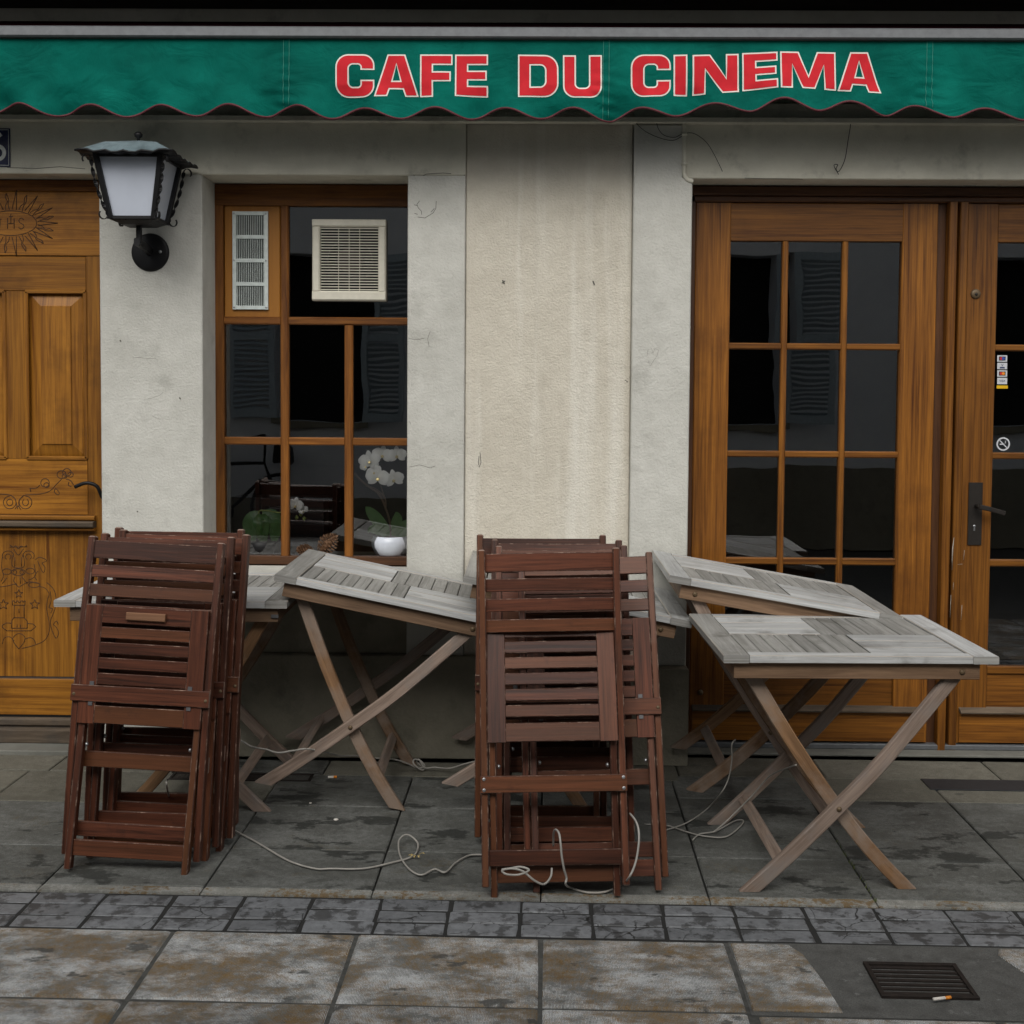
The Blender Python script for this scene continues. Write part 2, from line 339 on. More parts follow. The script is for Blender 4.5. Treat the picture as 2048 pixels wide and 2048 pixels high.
UC = [-5.61, -5.09, -4.57, -4.05, -3.53, -3.01, -2.495, -1.975, -1.462, -.960, -.438, .075, .585, 1.085, 1.598, 2.11, 2.63, 3.15, 3.67, 4.19, 4.71, 5.23]
for i in range(len(UC)-1):
    a, b = UC[i], UC[i+1]; right = a > .5
    rows = [-1.358, -1.052, -.462, -.200] if right else [-1.358, -1.045, -.622, -.262]
    for k in range(3):
        slab('slab', a, rows[k], b, rows[k+1], MT['slab_beige'] if k == 2 and (a < -1.4 or a > 1.0) else MT['slab_back'])
# strip along the wall, behind the last joint
for a, b in [(-5.6, -3.5), (-3.5, -1.9), (-1.9, -1.40), (-.80, -.05), (-.05, .62), (.62, 1.2), (1.2, 1.9), (1.9, 3.1), (3.1, 5.2)]:
    slab('slab', a, -.262 if a < .5 else -.200, b, -.075 if a > -1.5 and a < .6 else .05, MT['slab_beige'], z=0.)
slab('slab', -1.40, -.235, -.80, -.075, MT['slab_back'])
slab('slab', -1.40, -.262, -.80, -.235, MT['slab_back'])
for i in range(len(UC)-1): slab('kerb_stone', UC[i], -1.408, UC[i+1], -1.358, MT['kerb'], gap=.004)
x0 = -1.449-.2093*20
for i in range(52):
    for k in range(3):
        a = x0+.2093*i+random.uniform(-.003, .003); 
        slab('paver', a, -1.412-.0785*(k+1), a+.2093, -1.412-.0785*k, MT['paver'], gap=.009, z=-.003, uneven=.005)
m = MB(); m.add([G(-5.2, -3.2, -.0095), G(5.2, -3.2, -.0095), G(5.2, -1.652, -.0095), G(-5.2, -1.652, -.0095)], [(0, 1, 2, 3)]); m.obj('joint_mortar', MT['grey_mortar'], pave)
m = MB(); m.add([G(-5.6, -1.652, -.0085), G(5.2, -1.652, -.0085), G(5.2, -1.405, -.0085), G(-5.6, -1.405, -.0085)], [(0, 1, 2, 3)]); m.obj('joint_mortar', MT['mortar'], pave)
FC = [-5.12, -4.60, -4.08, -3.56, -3.04, -2.52, -2.00, -1.482, -.963, -.441, .077, .595]
for rr in [(-2.042, -1.652), (-2.50, -2.042), (-2.96, -2.50)]:
    for i in range(len(FC)-1):
        slab('slab', FC[i], rr[0], FC[i+1], rr[1], MT['slab_front'], gap=.012, z=-.002, ch=.007, uneven=.004)
slab('slab', 0, 0, 0, 0, MT['slab_front'], z=-.002, poly=[(.606, -2.03), (.828, -2.03), (.815, -1.86), (.795, -1.72), (.765, -1.668), (.74, -1.662), (.606, -1.662)])
slab('slab', 0, 0, 0, 0, MT['slab_front'], z=-.002, poly=[(1.40, -1.92), (1.55, -2.03), (1.78, -2.03), (1.78, -1.662), (1.345, -1.662), (1.33, -1.70)])
slab('slab', .606, -2.5, 1.2, -2.052, MT['slab_front'], gap=.02, z=-.002)
slab('slab', 1.2, -2.5, 1.78, -2.052, MT['slab_front'], gap=.02, z=-.002)
for rr in [(-2.042, -1.652), (-2.50, -2.042), (-2.96, -2.50)]:
    for k in range(6): slab('slab', 1.80+.52*k, rr[0], 2.32+.52*k, rr[1], MT['slab_front'], gap=.012, z=-.002, ch=.007, uneven=.004)
for a, b in ((.595, 1.2), (1.2, 1.80)): slab('slab', a, -2.96, b, -2.50, MT['slab_front'], gap=.012, z=-.002)
m = MB(); m.add([G(.60, -2.05, -.008), G(1.80, -2.05, -.008), G(1.80, -1.652, -.008), G(.60, -1.652, -.008)], [(0, 1, 2, 3)])
tag(m.obj('asphalt_patch', MT['asphalt']), 'dark asphalt patch around the street drain', 'asphalt', kind='structure')
m = MB(); m.add([(-60, -60, -.012), (60, -60, -.012), (60, -3.0, -.012), (-60, -3.0, -.012)], [(0, 1, 2, 3)])
tag(m.obj('road', MT['asphalt']), 'asphalt street behind the viewer', 'road', kind='structure')
# drain in the asphalt
def grate(name, u0, v0, u1, v1, nb, label, across=True, z=0., cross=0):
    e = empty(name, G((u0+u1)/2, (v0+v1)/2, z)); e.rotation_euler.z = GY; tag(e, label, 'drain grate')
    hu, hv = (u1-u0)/2, (v1-v0)/2
    m = MB(); m.box((-hu, -hv, -.016), (hu, hv, -.012)); m.obj('sump', MT['dark_void'], e)
    m = MB(); f = .012
    m.box((-hu, -hv, -.02), (hu, -hv+f, 0)); m.box((-hu, hv-f, -.02), (hu, hv, 0)); m.box((-hu, -hv+f, -.02), (-hu+f, hv-f, 0)); m.box((hu-f, -hv+f, -.02), (hu, hv-f, 0))
    m.obj('frame', MT['rust_grate'], e)
    for k in range(nb):
        y = -hv+f+(2*hv-2*f)*(k+.5)/nb; m = MB(); hb = (hv-f)/nb*.42
        m.box((-hu+f, y-hb, -.015), (hu-f, y+hb, -.003)); m.obj('bar', MT['rust_grate'], e)
    for k in range(cross):
        x = -hu+f+(2*hu-2*f)*(k+.5)/cross; m = MB(); hb = (hu-f)/cross*.3
        m.box((x-hb, -hv+f, -.014), (x+hb, hv-f, -.004)); m.obj('bar', MT['rust_grate'], e)
grate('drain_grate', .945, -1.952, 1.192, -1.765, 7, 'rusty square drain grate set in the asphalt patch', z=.0)
grate('cellar_grate', -1.39, -.352, -.83, -.262, 6, 'dark cellar grate by the wall behind the left chairs', z=.003, cross=34)
m = MB(); m.box((0, 0, -.02), (.62, .125, .003)); o = m.obj('metal_cover', plain('cover_metal', (.032, .034, .038), .6, .3)); o.location = G(1.575, -.325); o.rotation_euler.z = GY
tag(o, 'narrow dark metal cover set in the paving before the glazed doors', 'cover')

# ------------------------------------------------------------------ cafe building
B = empty('cafe_building', (0, 0, 0)); tag(B, 'pale plastered cafe front with oak door, window and glazed double doors', 'building')
def wall(name, lo, hi, mat, ch=.004):
    m = MB(); m.box(lo, hi, ch); return m.obj(name, MT[mat], B)
XA0, XA1, XB0, XB1, XC0, XC1 = -1.762, -1.339, -.494, -.258, .425, .663
HL, HR = 2.402, 2.394
wall('pilaster', (XA0, 0, 0), (XA1, .36, HL), 'white_plaster')
wall('pilaster', (XB0, -.004, .43), (XB1, .36, HL), 'white_plaster')
wall('pilaster', (XC0, -.022, .40), (XC1, .36, HR), 'white_plaster')
wall('pilaster_head', (XC0, -.020, HR), (at(1364, 300, 0).x, .30, 2.605), 'white_plaster')
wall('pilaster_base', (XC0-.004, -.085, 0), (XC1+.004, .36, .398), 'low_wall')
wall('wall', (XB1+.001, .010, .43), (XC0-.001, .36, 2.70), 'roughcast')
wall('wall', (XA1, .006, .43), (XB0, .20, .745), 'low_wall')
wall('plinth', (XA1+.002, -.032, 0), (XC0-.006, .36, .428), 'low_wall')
wall('window_sill', (XA1+.001, -.020, .747), (XB0-.001, .20, .768), 'white_plaster')
wall('lintel', (-7, 0, HL+.001), (XB1, .36, 2.70), 'band_plaster')
wall('lintel', (XC0, -.006, HR+.001), (7, .36, 2.70), 'band_plaster')
wall('wall', (-7, 0, 0), (-2.70, .36, HL), 'white_plaster')
wall('wall', (2.75, 0, 0), (7, .36, HR), 'white_plaster')
wall('wall', (-7, .02, 2.702), (7, .36, 4.3), 'band_plaster')
wall('overhang', (-7, -.38, 3.075), (7, .018, 3.30), 'dark_timber')
wall('door_step', (.668, .06, 0), (2.74, .40, .012), 'stone_step')
wall('door_step', (-2.69, -.03, -.01), (XA0-.004, .40, .016), 'stone_step')
wall('fascia_board', (-7, -.045, 2.612), (7, -.001, 2.634), 'band_plaster', .002)
# dark room behind the glass
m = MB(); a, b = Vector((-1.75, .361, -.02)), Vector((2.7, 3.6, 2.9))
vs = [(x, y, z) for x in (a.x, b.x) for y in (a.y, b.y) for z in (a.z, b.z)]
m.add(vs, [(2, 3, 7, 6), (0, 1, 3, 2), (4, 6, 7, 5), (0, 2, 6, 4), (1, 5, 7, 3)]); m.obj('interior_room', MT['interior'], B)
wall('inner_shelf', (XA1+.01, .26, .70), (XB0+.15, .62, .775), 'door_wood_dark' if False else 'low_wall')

def bd(name, mat, parent, lo, hi, ch=.003):
    m = MB(); m.box(lo, hi, ch); return m.obj(name, [MT[mat]]*1, parent)
# --- window
win = empty('window', (0, 0, 0), B)
YW = .215
def wx(px, py=650): return at(px, py, YW).x
def wz(py, px=620): return at(px, py, YW).z
WL, WR = wx(430), wx(835)
zt, zb = wz(374), .770
rows = [(412, 634), (650, 875), (889, 1112)]
bd('frame', 'frame_wood', win, (WL, YW-.01, wz(412)), (WR, YW+.05, HL-.002))
bd('frame', 'door_wood_dark', win, (WL, YW-.01, zb), (WR, YW+.05, wz(1112)))
bd('frame', 'frame_wood', win, (WL, YW-.008, wz(1112)), (wx(448), YW+.05, wz(412)))
bd('frame', 'frame_wood', win, (wx(820), YW-.008, wz(1112)), (WR, YW+.05, wz(412)))
bd('muntin', 'frame_wood', win, (wx(561), YW-.004, wz(1112)), (wx(577.5), YW+.035, wz(412)), .005)
bd('muntin', 'frame_wood', win, (wx(689), YW-.003, wz(1112)), (wx(706), YW+.035, wz(650)), .005)
for py in (634, 875):
    for a, b in ((448, 561), (577.5, 689 if py > 700 else 820), (706, 820)):
        if py < 700 and a == 706: continue
        bd('muntin', 'frame_wood', win, (wx(a), YW-.002, wz(py+15.5)), (wx(b), YW+.032, wz(py)), .005)
def pane(parent, x0, z0, x1, z1, y):
    m = MB(); tl = random.uniform(-.0012, .0012); t2 = random.uniform(-.0012, .0012)
    m.add([(x0, y-tl, z0-.004), (x1, y+tl, z0-.004), (x1, y+tl+t2, z1+.004), (x0, y-tl+t2, z1+.004)], [(0, 1, 2, 3)])
    return m.obj('pane', MT['glass'], parent)
for k, (a, b) in enumerate(rows):
    for x0, x1 in ((448, 561), (577.5, 689), (706, 820)):
        if k == 0 and x0 == 706: continue
        if k == 0 and x0 == 448: continue
        if k == 0: x1 = 820
        pane(win, wx(x0)-.003, wz(b), wx(x1)+.003, wz(a), YW+.016)
bd('vent_board', 'vent_board', win, (wx(448)+.002, YW+.004, wz(634)), (wx(561)-.002, YW+.02, wz(412)))
# vent plate and its slots
v = empty('vent_grille', (wx(501.5), YW-.004, wz(522))); tag(v, 'white slotted vent plate screwed to the orange board in the window', 'vent')
vw, vh = (wx(537)-wx(466))/2, (wz(424)-wz(620))/2
m = MB(); fw = .017
zz = [-vh]
m.box((-vw, -.004, -vh), (-vw+fw, .006, vh)); m.box((vw-fw, -.004, -vh), (vw, .006, vh))
for k in range(5):
    zc = -vh+.008+(2*vh-.016)*k/4; m.box((-vw+fw, -.004, zc-.008), (vw-fw, .006, zc+.008))
m.obj('plate', MT['vent_metal'], v)
m = MB(); m.box((-vw+fw, .0035, -vh+.01), (vw-fw, .006, vh-.01)); m.obj('backing', MT['vent_dark'], v)
for k in range(4):
    m = MB(); z0 = -vh+.016+(2*vh-.016)*k/4; z1 = z0+(2*vh-.016)/4-.016
    n = 15
    for i in range(n):
        x = -vw+fw+(2*vw-2*fw)*(i+.5)/n; m.box((x-.0011, .0005, z0), (x+.0011, .0036, z1))
    m.obj('fins', MT['vent_metal'], v)
for sx in (-1, 1):
    for sz in (-1, 0, 1):
        m = MB(); m.lathe((sx*(vw-.008), -.0035, sz*(vh-.009)), [(.0045, 0), (.0045, .0015), (.003, .0022)], 8, (0, -1, 0)); m.obj('screw', MT['steel'], v)
# extractor fan
c0 = at(697.5, 520, YW-.03); f = empty('extractor_fan', c0); tag(f, 'cream square extractor fan with louvred grille mounted in the upper window pane', 'fan')
fw_ = (at(771, 520, YW-.03).x-at(624, 520, YW-.03).x)/2; fh = (at(697, 438, YW-.03).z-at(697, 601, YW-.03).z)/2
m = MB(); bw = .032
m.box((-fw_, 0, -fh), (fw_, .045, -fh+bw*1.3), .006); m.box((-fw_, 0, fh-bw), (fw_, .045, fh), .006); m.box((-fw_, .0004, -fh+bw*1.3), (-fw_+bw, .045, fh-bw), .006); m.box((fw_-bw, .0004, -fh+bw*1.3), (fw_, .045, fh-bw), .006)
m.obj('housing', MT['fan_plastic'], f)
m = MB(); m.box((-fw_+bw, .040, -fh+bw*1.3), (fw_-bw, .044, fh-bw)); m.obj('backing', MT['dark_void'], f)
n = 23; za, zb2 = -fh+bw*1.3, fh-bw
for i in range(n):
    z = za+(zb2-za)*(i+.5)/n
    m = MB(); m.sweep([(-fw_+bw-.001, .012, z), (fw_-bw+.001, .012, z)], (0, 0, 1), .0040, .004, .0008); m.obj('louvre', MT['fan_plastic'], f)
for x in (-.045, 0, .045):
    m = MB(); m.box((x-.001, .010, za), (x+.001, .013, zb2)); m.obj('rib', MT['fan_plastic'], f)
m = MB(); m.lathe((0, .036, .0), [(.055, 0), (.055, .01), (.04, .016), (.01, .018)], 24, (0, -1, 0)); m.obj('motor_hub', plain('hub_brown', (.035, .022, .014), .7), f)
m = MB(); m.lathe((0, .039, .0), [(.098, 0), (.098, .004), (.09, .004), (.09, .0)], 32, (0, -1, 0)); m.obj('duct_ring', MT['old_iron'], f)

# --- glazed doors
YD = .150
def dx(px, py=600): return at(px, py, YD).x
def dz(py, px=1700): return at(px, py, YD).z
dframe = empty('door_frame', (0, 0, 0), B)
zr = [(483, 687), (700, 903), (916, 1117), (1131, 1330)]
JL = dx(1379, 480)
bd('head', 'door_wood_dark', dframe, (JL, YD-.012, dz(392)), (2.74, YD+.10, HR-.002), .006)
bd('head_moulding', 'door_wood_dark', dframe, (JL+.02, YD-.004, dz(405)), (2.74, YD+.06, dz(392)), .006)
bd('jamb', 'door_wood_dark', dframe, (JL-.03, YD-.008, .012), (dx(1391, 480), YD+.10, dz(405)), .004)
for a, b, y in ((1896, 1912.5, -.020), (1918.5, 1935, -.016)):
    bd('centre_post', 'door_wood_dark' if False else 'door_wood', dframe, (dx(a, 440), YD+y, .010), (dx(b, 440), YD+.09, dz(404)), .004)
bd('rebate', 'door_wood_dark', dframe, (dx(1877, 440), YD+.02, .012), (dx(1896, 440), YD+.07, dz(405)))
bd('rebate', 'door_wood_dark', dframe, (dx(1912.5, 440), YD+.02, .012), (dx(1918.5, 440), YD+.07, dz(405)))
bd('threshold', 'alu', dframe, (dx(1391, 480), YD-.018, .0125), (2.74, YD+.09, .034), .003)
def leaf(name, xs, x1, cols, sides=True):
    d = empty(name, (0, 0, 0), B)
    ztop, zbot = dz(405)-.004, .040
    gx0 = cols[0][0]
    gz1, gz0 = dz(zr[0][0]), dz(zr[-1][1])
    bd('stile', 'door_wood', d, (xs, YD, zbot), (gx0, YD+.045, ztop))
    bd('stile', 'door_wood', d, (cols[-1][1], YD, zbot), (x1, YD+.045, ztop))
    bd('rail', 'door_wood', d, (gx0, YD+.0007, gz1), (cols[-1][1], YD+.044, ztop))
    bd('rail', 'door_wood', d, (gx0, YD+.0007, dz(1345)), (cols[-1][1], YD+.044, gz0))
    zl = dz(1414)
    bd('panel', 'door_wood', d, (gx0, YD+.012, zl), (cols[-1][1], YD+.035, dz(1345)))
    m = MB(); m.sweep([(xs+.01, YD-.010, zl-.006), (x1-.01, YD-.010, zl-.006)], (0, 1, .35), .045, .012, .003); m.obj('weather_moulding', MT['old_board'], d)
    bd('kick_board', 'door_wood', d, (xs+.012, YD-.006, zbot+.002), (x1-.012, YD-.0005, zl-.014), .003)
    for k, (a, b) in enumerate(zr):
        za_, zb_ = dz(b), dz(a)
        for j, (ca, cb) in enumerate(cols):
            pane(d, ca-.004, za_, cb+.004, zb_, YD+.020)
            if k < 3: bd('muntin', 'door_wood', d, (ca, YD+.004, dz(zr[k+1][0])), (cb, YD+.036, za_), .005)
    for j in range(len(cols)-1): bd('muntin', 'door_wood', d, (cols[j][1], YD+.002, gz0), (cols[j+1][0], YD+.038, gz1), .005)
    return d
c1 = [(dx(1461.5, 487), dx(1566, 487)), (dx(1578, 487), dx(1686, 487)), (dx(1698, 487), dx(1805, 487))]
dl = leaf('glazed_door', dx(1391.5, 480), dx(1876.5, 440), c1); dl['label'] = 'wide glazed door leaf with three columns of panes'
cw = (c1[0][1]-c1[0][0])
rx = dx(1996.5, 487)
c2 = [(rx, rx+cw), (rx+cw+.024, rx+2*cw+.024)]
dr = leaf('glazed_door', dx(1936, 440), 2.735, c2); dr['label'] = 'right glazed door leaf with handle and stickers'
# handle plate, lever, keyhole, lock cylinder (parts of the right leaf)
YH = YD-.006
p0, p1 = at(1938, 965, YH), at(1963, 1090, YH)
bd('handle_plate', 'old_iron', dr, (p0.x, YH, p1.z), (p1.x, YD-.0005, p0.z), .003)
hv_ = at(1953, 1012, YH); a_ = at(2010, 1027, YH-.05)
m = MB(); m.tube([(hv_.x, YH+.002, hv_.z), (hv_.x, YH-.045, hv_.z)], .009, 10); m.sweep([(hv_.x-.006, YH-.047, hv_.z+.001), (hv_.x+.03, YH-.05, hv_.z-.006), (a_.x, YH-.048, a_.z)], (0, 0, 1), .020, .011, .003)
m.obj('handle', MT['old_iron'], dr)
kh = at(1948.5, 1055, YH); m = MB(); m.lathe((kh.x, YH+.001, kh.z+.006), [(.0062, 0), (.0062, .003)], 12, (0, -1, 0)); m.box((kh.x-.0035, YH-.0022, kh.z-.014), (kh.x+.0035, YH+.001, kh.z+.004)); m.obj('keyhole', MT['steel'], dr)
lc = at(1951, 588, YD); m = MB(); m.lathe((lc.x, YD+.001, lc.z), [(.021, 0), (.021, .004), (.017, .009), (.008, .010)], 18, (0, -1, 0)); m.obj('lock_cylinder', MT['brass'], dr)
m = MB(); m.lathe((lc.x, YD-.0085, lc.z-.002), [(.006, 0), (.006, .0022)], 10, (0, -1, 0)); m.obj('lock_core', MT['old_iron'], dr)
m = MB(); q = at(1401, 1385, YD-.004); m.lathe((q.x, YD+.001, q.z), [(.012, 0), (.012, .006), (.006, .009)], 14, (0, -1, 0)); m.obj('door_stop', MT['brass'], dl)
# stickers on the glass
YG = YD+.018
def flat(name, pts, mat, parent, y, th=.0006):
    m = MB(); k = len(pts); m.add([(x, y, z) for x, z in pts]+[(x, y+th, z) for x, z in pts], [tuple(range(k))]+[(i, k+i, k+(i+1) % k, (i+1) % k) for i in range(k)])
    return m.obj(name, mat, parent)
def circ(cx, cz, r, n=16, a0=0, a1=2*math.pi): return [(cx+r*math.cos(a0+(a1-a0)*i/n), cz+r*math.sin(a0+(a1-a0)*i/n)) for i in range(n)]
ink = lambda n_, c_: plain(n_, c_, .4, var=.03)
I_W, I_K, I_R, I_B, I_O, I_Y, I_G = ink('sticker_white', (.55, .57, .60)), ink('ink_black', (.012, .012, .015)), ink('ink_red', (.55, .03, .03)), ink('ink_blue', (.03, .08, .35)), ink('ink_orange', (.75, .25, .02)), ink('ink_yellow', (.70, .42, .01)), ink('ink_navy', (.03, .04, .12))
def txt(body, size, parent, loc, mat, name='lettering', sx=1.):
    cu = bpy.data.curves.new(name, 'FONT'); cu.body = body; cu.size = size; cu.align_x = 'CENTER'; cu.align_y = 'CENTER'
    ob = bpy.data.objects.new(name, cu); me = bpy.data.meshes.new_from_object(ob); bpy.data.objects.remove(ob); bpy.data.curves.remove(cu)
    o = link(name, me, mat, parent); o.location = loc; o.rotation_euler.x = math.pi/2; o.scale.x = sx; return o
sb = [('two_tone', 717, 'sticker with red and blue circles on black, topmost on the door pane'), ('vpay', 732, 'pale card sticker with dark V mark, second on the door pane'), ('rings', 747, 'card sticker with red and orange circles on black, third on the door pane'), ('visa', 762, 'pale card sticker reading VISA, fourth on the door pane')]
for kind, py, lab in sb:
    cc = at(2004.5, py, YG); e = empty('card_sticker', (cc.x, YG, cc.z)); tag(e, lab, 'sticker', 'card stickers on the right door')
    w2, h2 = .0208, .0135
    flat('backing', [(-w2, -h2), (w2, -h2), (w2, h2), (-w2, h2)], I_W, e, 0)
    if kind in ('two_tone', 'rings'):
        flat('field', [(-.014, -.0085), (.014, -.0085), (.014, .0085), (-.014, .0085)], I_K, e, -.0008)
        flat('disc', circ(-.0042, 0, .0066), I_R, e, -.0014); flat('disc', circ(.0042, 0, .0066), I_B if kind == 'two_tone' else I_O, e, -.0018)
    elif kind == 'vpay':
        txt('V', .016, e, (0, -.0010, .003), I_G); flat('bar', [(-.010, -.010), (.010, -.010), (.010, -.004), (-.010, -.004)], I_G, e, -.001)
    else: txt('VISA', .0125, e, (0, -.0010, .0), I_G)
cc = at(2004.5, 774, YG); e = flat('yellow_sticker', [(-.0235, -.0065), (.0235, -.0065), (.0235, .0065), (-.0235, .0065)], I_Y, None, 0); e.location = (cc.x, YG, cc.z); tag(e, 'thin yellow strip sticker under the card stickers', 'sticker')
cc = at(2006.5, 888, YG); e = empty('no_smoking_sticker', (cc.x, YG, cc.z)); tag(e, 'round white no smoking sticker on the right door pane', 'sticker')
m = MB(); r1, r2 = .0285, .0225; n = 32
m.add([(r1*math.cos(2*math.pi*i/n), 0, r1*math.sin(2*math.pi*i/n)) for i in range(n)]+[(r2*math.cos(2*math.pi*i/n), 0, r2*math.sin(2*math.pi*i/n)) for i in range(n)], [(i, (i+1) % n, n+(i+1) % n, n+i) for i in range(n)]); m.obj('ring', I_W, e)
flat('slash', [(-.0165, .0135), (-.0135, .0165), (.0165, -.0135), (.0135, -.0165)], I_W, e, -.0005)
flat('cigarette', [(-.015, -.0035), (-.001, -.0035), (-.001, .0015), (-.015, .0015)], I_W, e, -.0002)
m = MB(); m.tube(smooth_path([(.006, -.0002, .003), (.010, -.0002, .006), (.007, -.0002, .010), (.012, -.0002, .013)], 4), .0010, 5); m.obj('smoke', I_W, e)

for pts in ([(1908, 1075), (1905, 1100), (1904, 1140)], [(1906, 1090), (1903, 1125)], [(1929, 1100), (1927, 1120)], [(1925, 1128), (1915, 1129)], [(1902, 1190), (1900, 1235)], [(1924, 1210), (1922, 1240)], [(1901, 1270), (1900, 1290)], [(1907, 1165), (1906, 1180)]):
    m = MB(); m.tube([at(a, b, YD-.0195 if a < 1912 else YD-.0155) for a, b in pts], .0022, 5, rs=[.0008]+[.003]*(len(pts)-2)+[.001]); m.obj('paint_chip', MT['teak_edge'], dframe)
# --- oak door on the left
YO = .125
od = empty('oak_door', (0, 0, 0), B); od['label'] = 'carved oak entrance door with raised panels'
def ox(px, py=600): return at(px, py, YO).x
def oz(py, px=100): return at(px, py, YO).z
XL = -2.66
def obd(name, x0, y0, x1, y1, dy=0., mat='oak', ch=.003, th=.04):
    return bd(name, mat, od, (XL if x0 is None else ox(x0), YO+dy, oz(y1)), (ox(x1), YO+dy+th, oz(y0)), ch)
bd('head', 'frame_wood', od, (XL, YO+.004, oz(383)-.0), (ox(206), YO+.06, HL-.002))
bd('jamb', 'frame_wood', od, (ox(203.5), YO+.012, .016), (XA0-.001, YO+.08, HL-.002))
obd('stile', 172, 512.5, 204, 1432, .0)
obd('rail', None, 383.5, 204, 511.5, -.003, 'oak')
obd('rail', None, 513, 171.5, 582, .001)
obd('mullion', 11, 582.5, 50, 917, .001)
obd('rail', None, 917.5, 171.5, 1030, .001)
obd('backing', None, 582.5, 171, 917, .022, th=.02)
for xa_, xb_ in ((XL, ox(-95)), (ox(-95)+.0006, ox(40)), (ox(40)+.0006, ox(171.5))):
    m = MB(); m.sweep([((xa_+xb_)/2, YO+.028, oz(1354)), ((xa_+xb_)/2, YO+.028, oz(1058))], (1, 0, 0), xb_-xa_, .04, .0006); m.obj('panel', MT['oak'], od)
obd('rail', None, 1359, 171.5, 1431, .003)
for x0, x1 in ((52, 170), (-140, 8)):
    m = MB(); A_ = (ox(x0+2), oz(915)); B_ = (ox(x1-2), oz(585)); d1 = .030; d2 = .056
    def rect(i, y): return [(A_[0]+i, y, A_[1]+i), (B_[0]-i, y, A_[1]+i), (B_[0]-i, y, B_[1]-i), (A_[0]+i, y, B_[1]-i)]
    vs = rect(0, YO+.020)+rect(d1*.55, YO+.014)+rect(d2, YO+.003)+rect(d2+.002, YO-.002)
    fs = [(k*4+i, k*4+(i+1) % 4, k*4+4+(i+1) % 4, k*4+4+i) for k in range(3) for i in range(4)]+[(12, 13, 14, 15)]
    uv = [[(vs[i][2], vs[i][0]) for i in f_] for f_ in fs]; m.add(vs, fs, uv); m.obj('raised_panel', MT['oak'], od)
    for a, b in (((x0-1, 583.5), (x1+1, 583.5)), ((x0-1, 916.5), (x1+1, 916.5)), ((x0, 584), (x0, 916)), ((x1, 584), (x1, 916))):
        m = MB(); m.sweep([(ox(a[0]), YO+.001, oz(a[1])), (ox(b[0]), YO+.001, oz(b[1]))], (1, 0, 0) if a[0] == b[0] else (0, 0, 1), .018, .012, .004); m.obj('moulding', MT['oak'], od)
for k, (py, w_, t_) in enumerate(((1035, .022, .030), (1047, .026, .050), (1057, .014, .034))):
    m = MB(); m.sweep([(XL, YO-t_/2+.004, oz(py)), (ox(189), YO-t_/2+.004, oz(py))], (0, 0, 1), w_, t_, .006); m.obj('ledge', MT['old_board'] if k == 1 else MT['oak'], od)
for py, h_, t_ in ((1442, .036, .03), (1467, .066, .055)):
    m = MB(); m.sweep([(XL, YO-t_/2+.003, oz(py)), (ox(204), YO-t_/2+.003, oz(py))], (0, 0, 1), h_, t_, .008); m.obj('weatherboard', MT['old_board'], od)
m = MB(); h0 = at(203, 992, YO-.04); h1 = at(193, 972, YO-.055); h2 = at(172, 966, YO-.06); h3 = at(150, 974, YO-.055)
m.tube(smooth_path([Vector((h0.x-.01, YO, h0.z-.01)), h0, h1, h2, h3], 5), .008, 8, rs=None); m.obj('handle', MT['black_metal'], od)
def carve(name, lines, ox_, oy_, s_, y, r=.0021):
    m = MB()
    for ln in lines:
        pts = [at(ox_+x/s_, oy_+yy/s_, y) for x, yy in ln]
        m.tube(smooth_path(pts, 4) if len(pts) > 2 else pts, r, 5)
    return m.obj(name, MT['carve'], od)
def arc(cx, cy, rx, ry, a0=0, a1=360, n=20): return [(cx+rx*math.cos(R(a0+(a1-a0)*i/n)), cy+ry*math.sin(R(a0+(a1-a0)*i/n))) for i in range(n+1)]
L = [arc(60, 1232, 142, 68, 0, 360, 36)]
for k in range(26):
    a = 2*math.pi*k/26; ca, sa = math.cos(a), math.sin(a)
    p = lambda r_, o_=0: (60+ca*(150+r_*1.0)-sa*o_, 1232+sa*(74+r_*1.0)+ca*o_)
    if k % 2: L += [[p(0, -10), p(25, -8), p(45, 4), p(70, -4), p(92, 3)], [p(0, 10), p(30, 6), p(52, 12), p(92, 3)]]
    else: L += [[p(2, -12), p(110)], [p(2, 12), p(110)]]
L += [[(-12, 1210), (8, 1210)], [(0, 1210), (0, 1248), (-10, 1262), (-22, 1252)], [(42, 1205), (42, 1262)], [(78, 1205), (78, 1262)], [(42, 1234), (78, 1234)], [(60, 1180), (60, 1234)], [(50, 1195), (70, 1195)],
      [(132, 1214), (118, 1204), (104, 1214), (110, 1230), (126, 1238), (132, 1252), (118, 1264), (102, 1256)]]
carve('carved_sun', L, 0, 0, 2.76, YO-.003, .0018)
L = [arc(65, 1615, 42, 42, -60, 270), arc(65, 1615, 20, 22, 60, 420, 12), arc(170, 1615, 42, 42, -90, 250), arc(170, 1615, 20, 22, -60, 240, 12), [(0, 1560), (60, 1565), (95, 1585), (110, 1625), (118, 1660)],
     [(128, 1650), (125, 1610), (140, 1585), (170, 1565), (260, 1560), (330, 1540), (380, 1490), (410, 1460)], [(200, 1520), (240, 1520), (265, 1500)], [(205, 1545), (200, 1520)],
     arc(300, 1485, 28, 28), arc(310, 1500, 18, 16), [(370, 1520), (362, 1545), (385, 1565), (395, 1550), (370, 1520)],
     arc(410, 1430, 30, 26), arc(445, 1415, 28, 25), arc(430, 1440, 16, 14), arc(470, 1430, 18, 16), [(440, 1460), (470, 1470), (490, 1500)], [(460, 1480), (455, 1500), (475, 1510)], [(100, 1660), (118, 1640), (140, 1665)]]
carve('carved_scroll', L, 0, 520, 3.332, YO+.001, .0018)
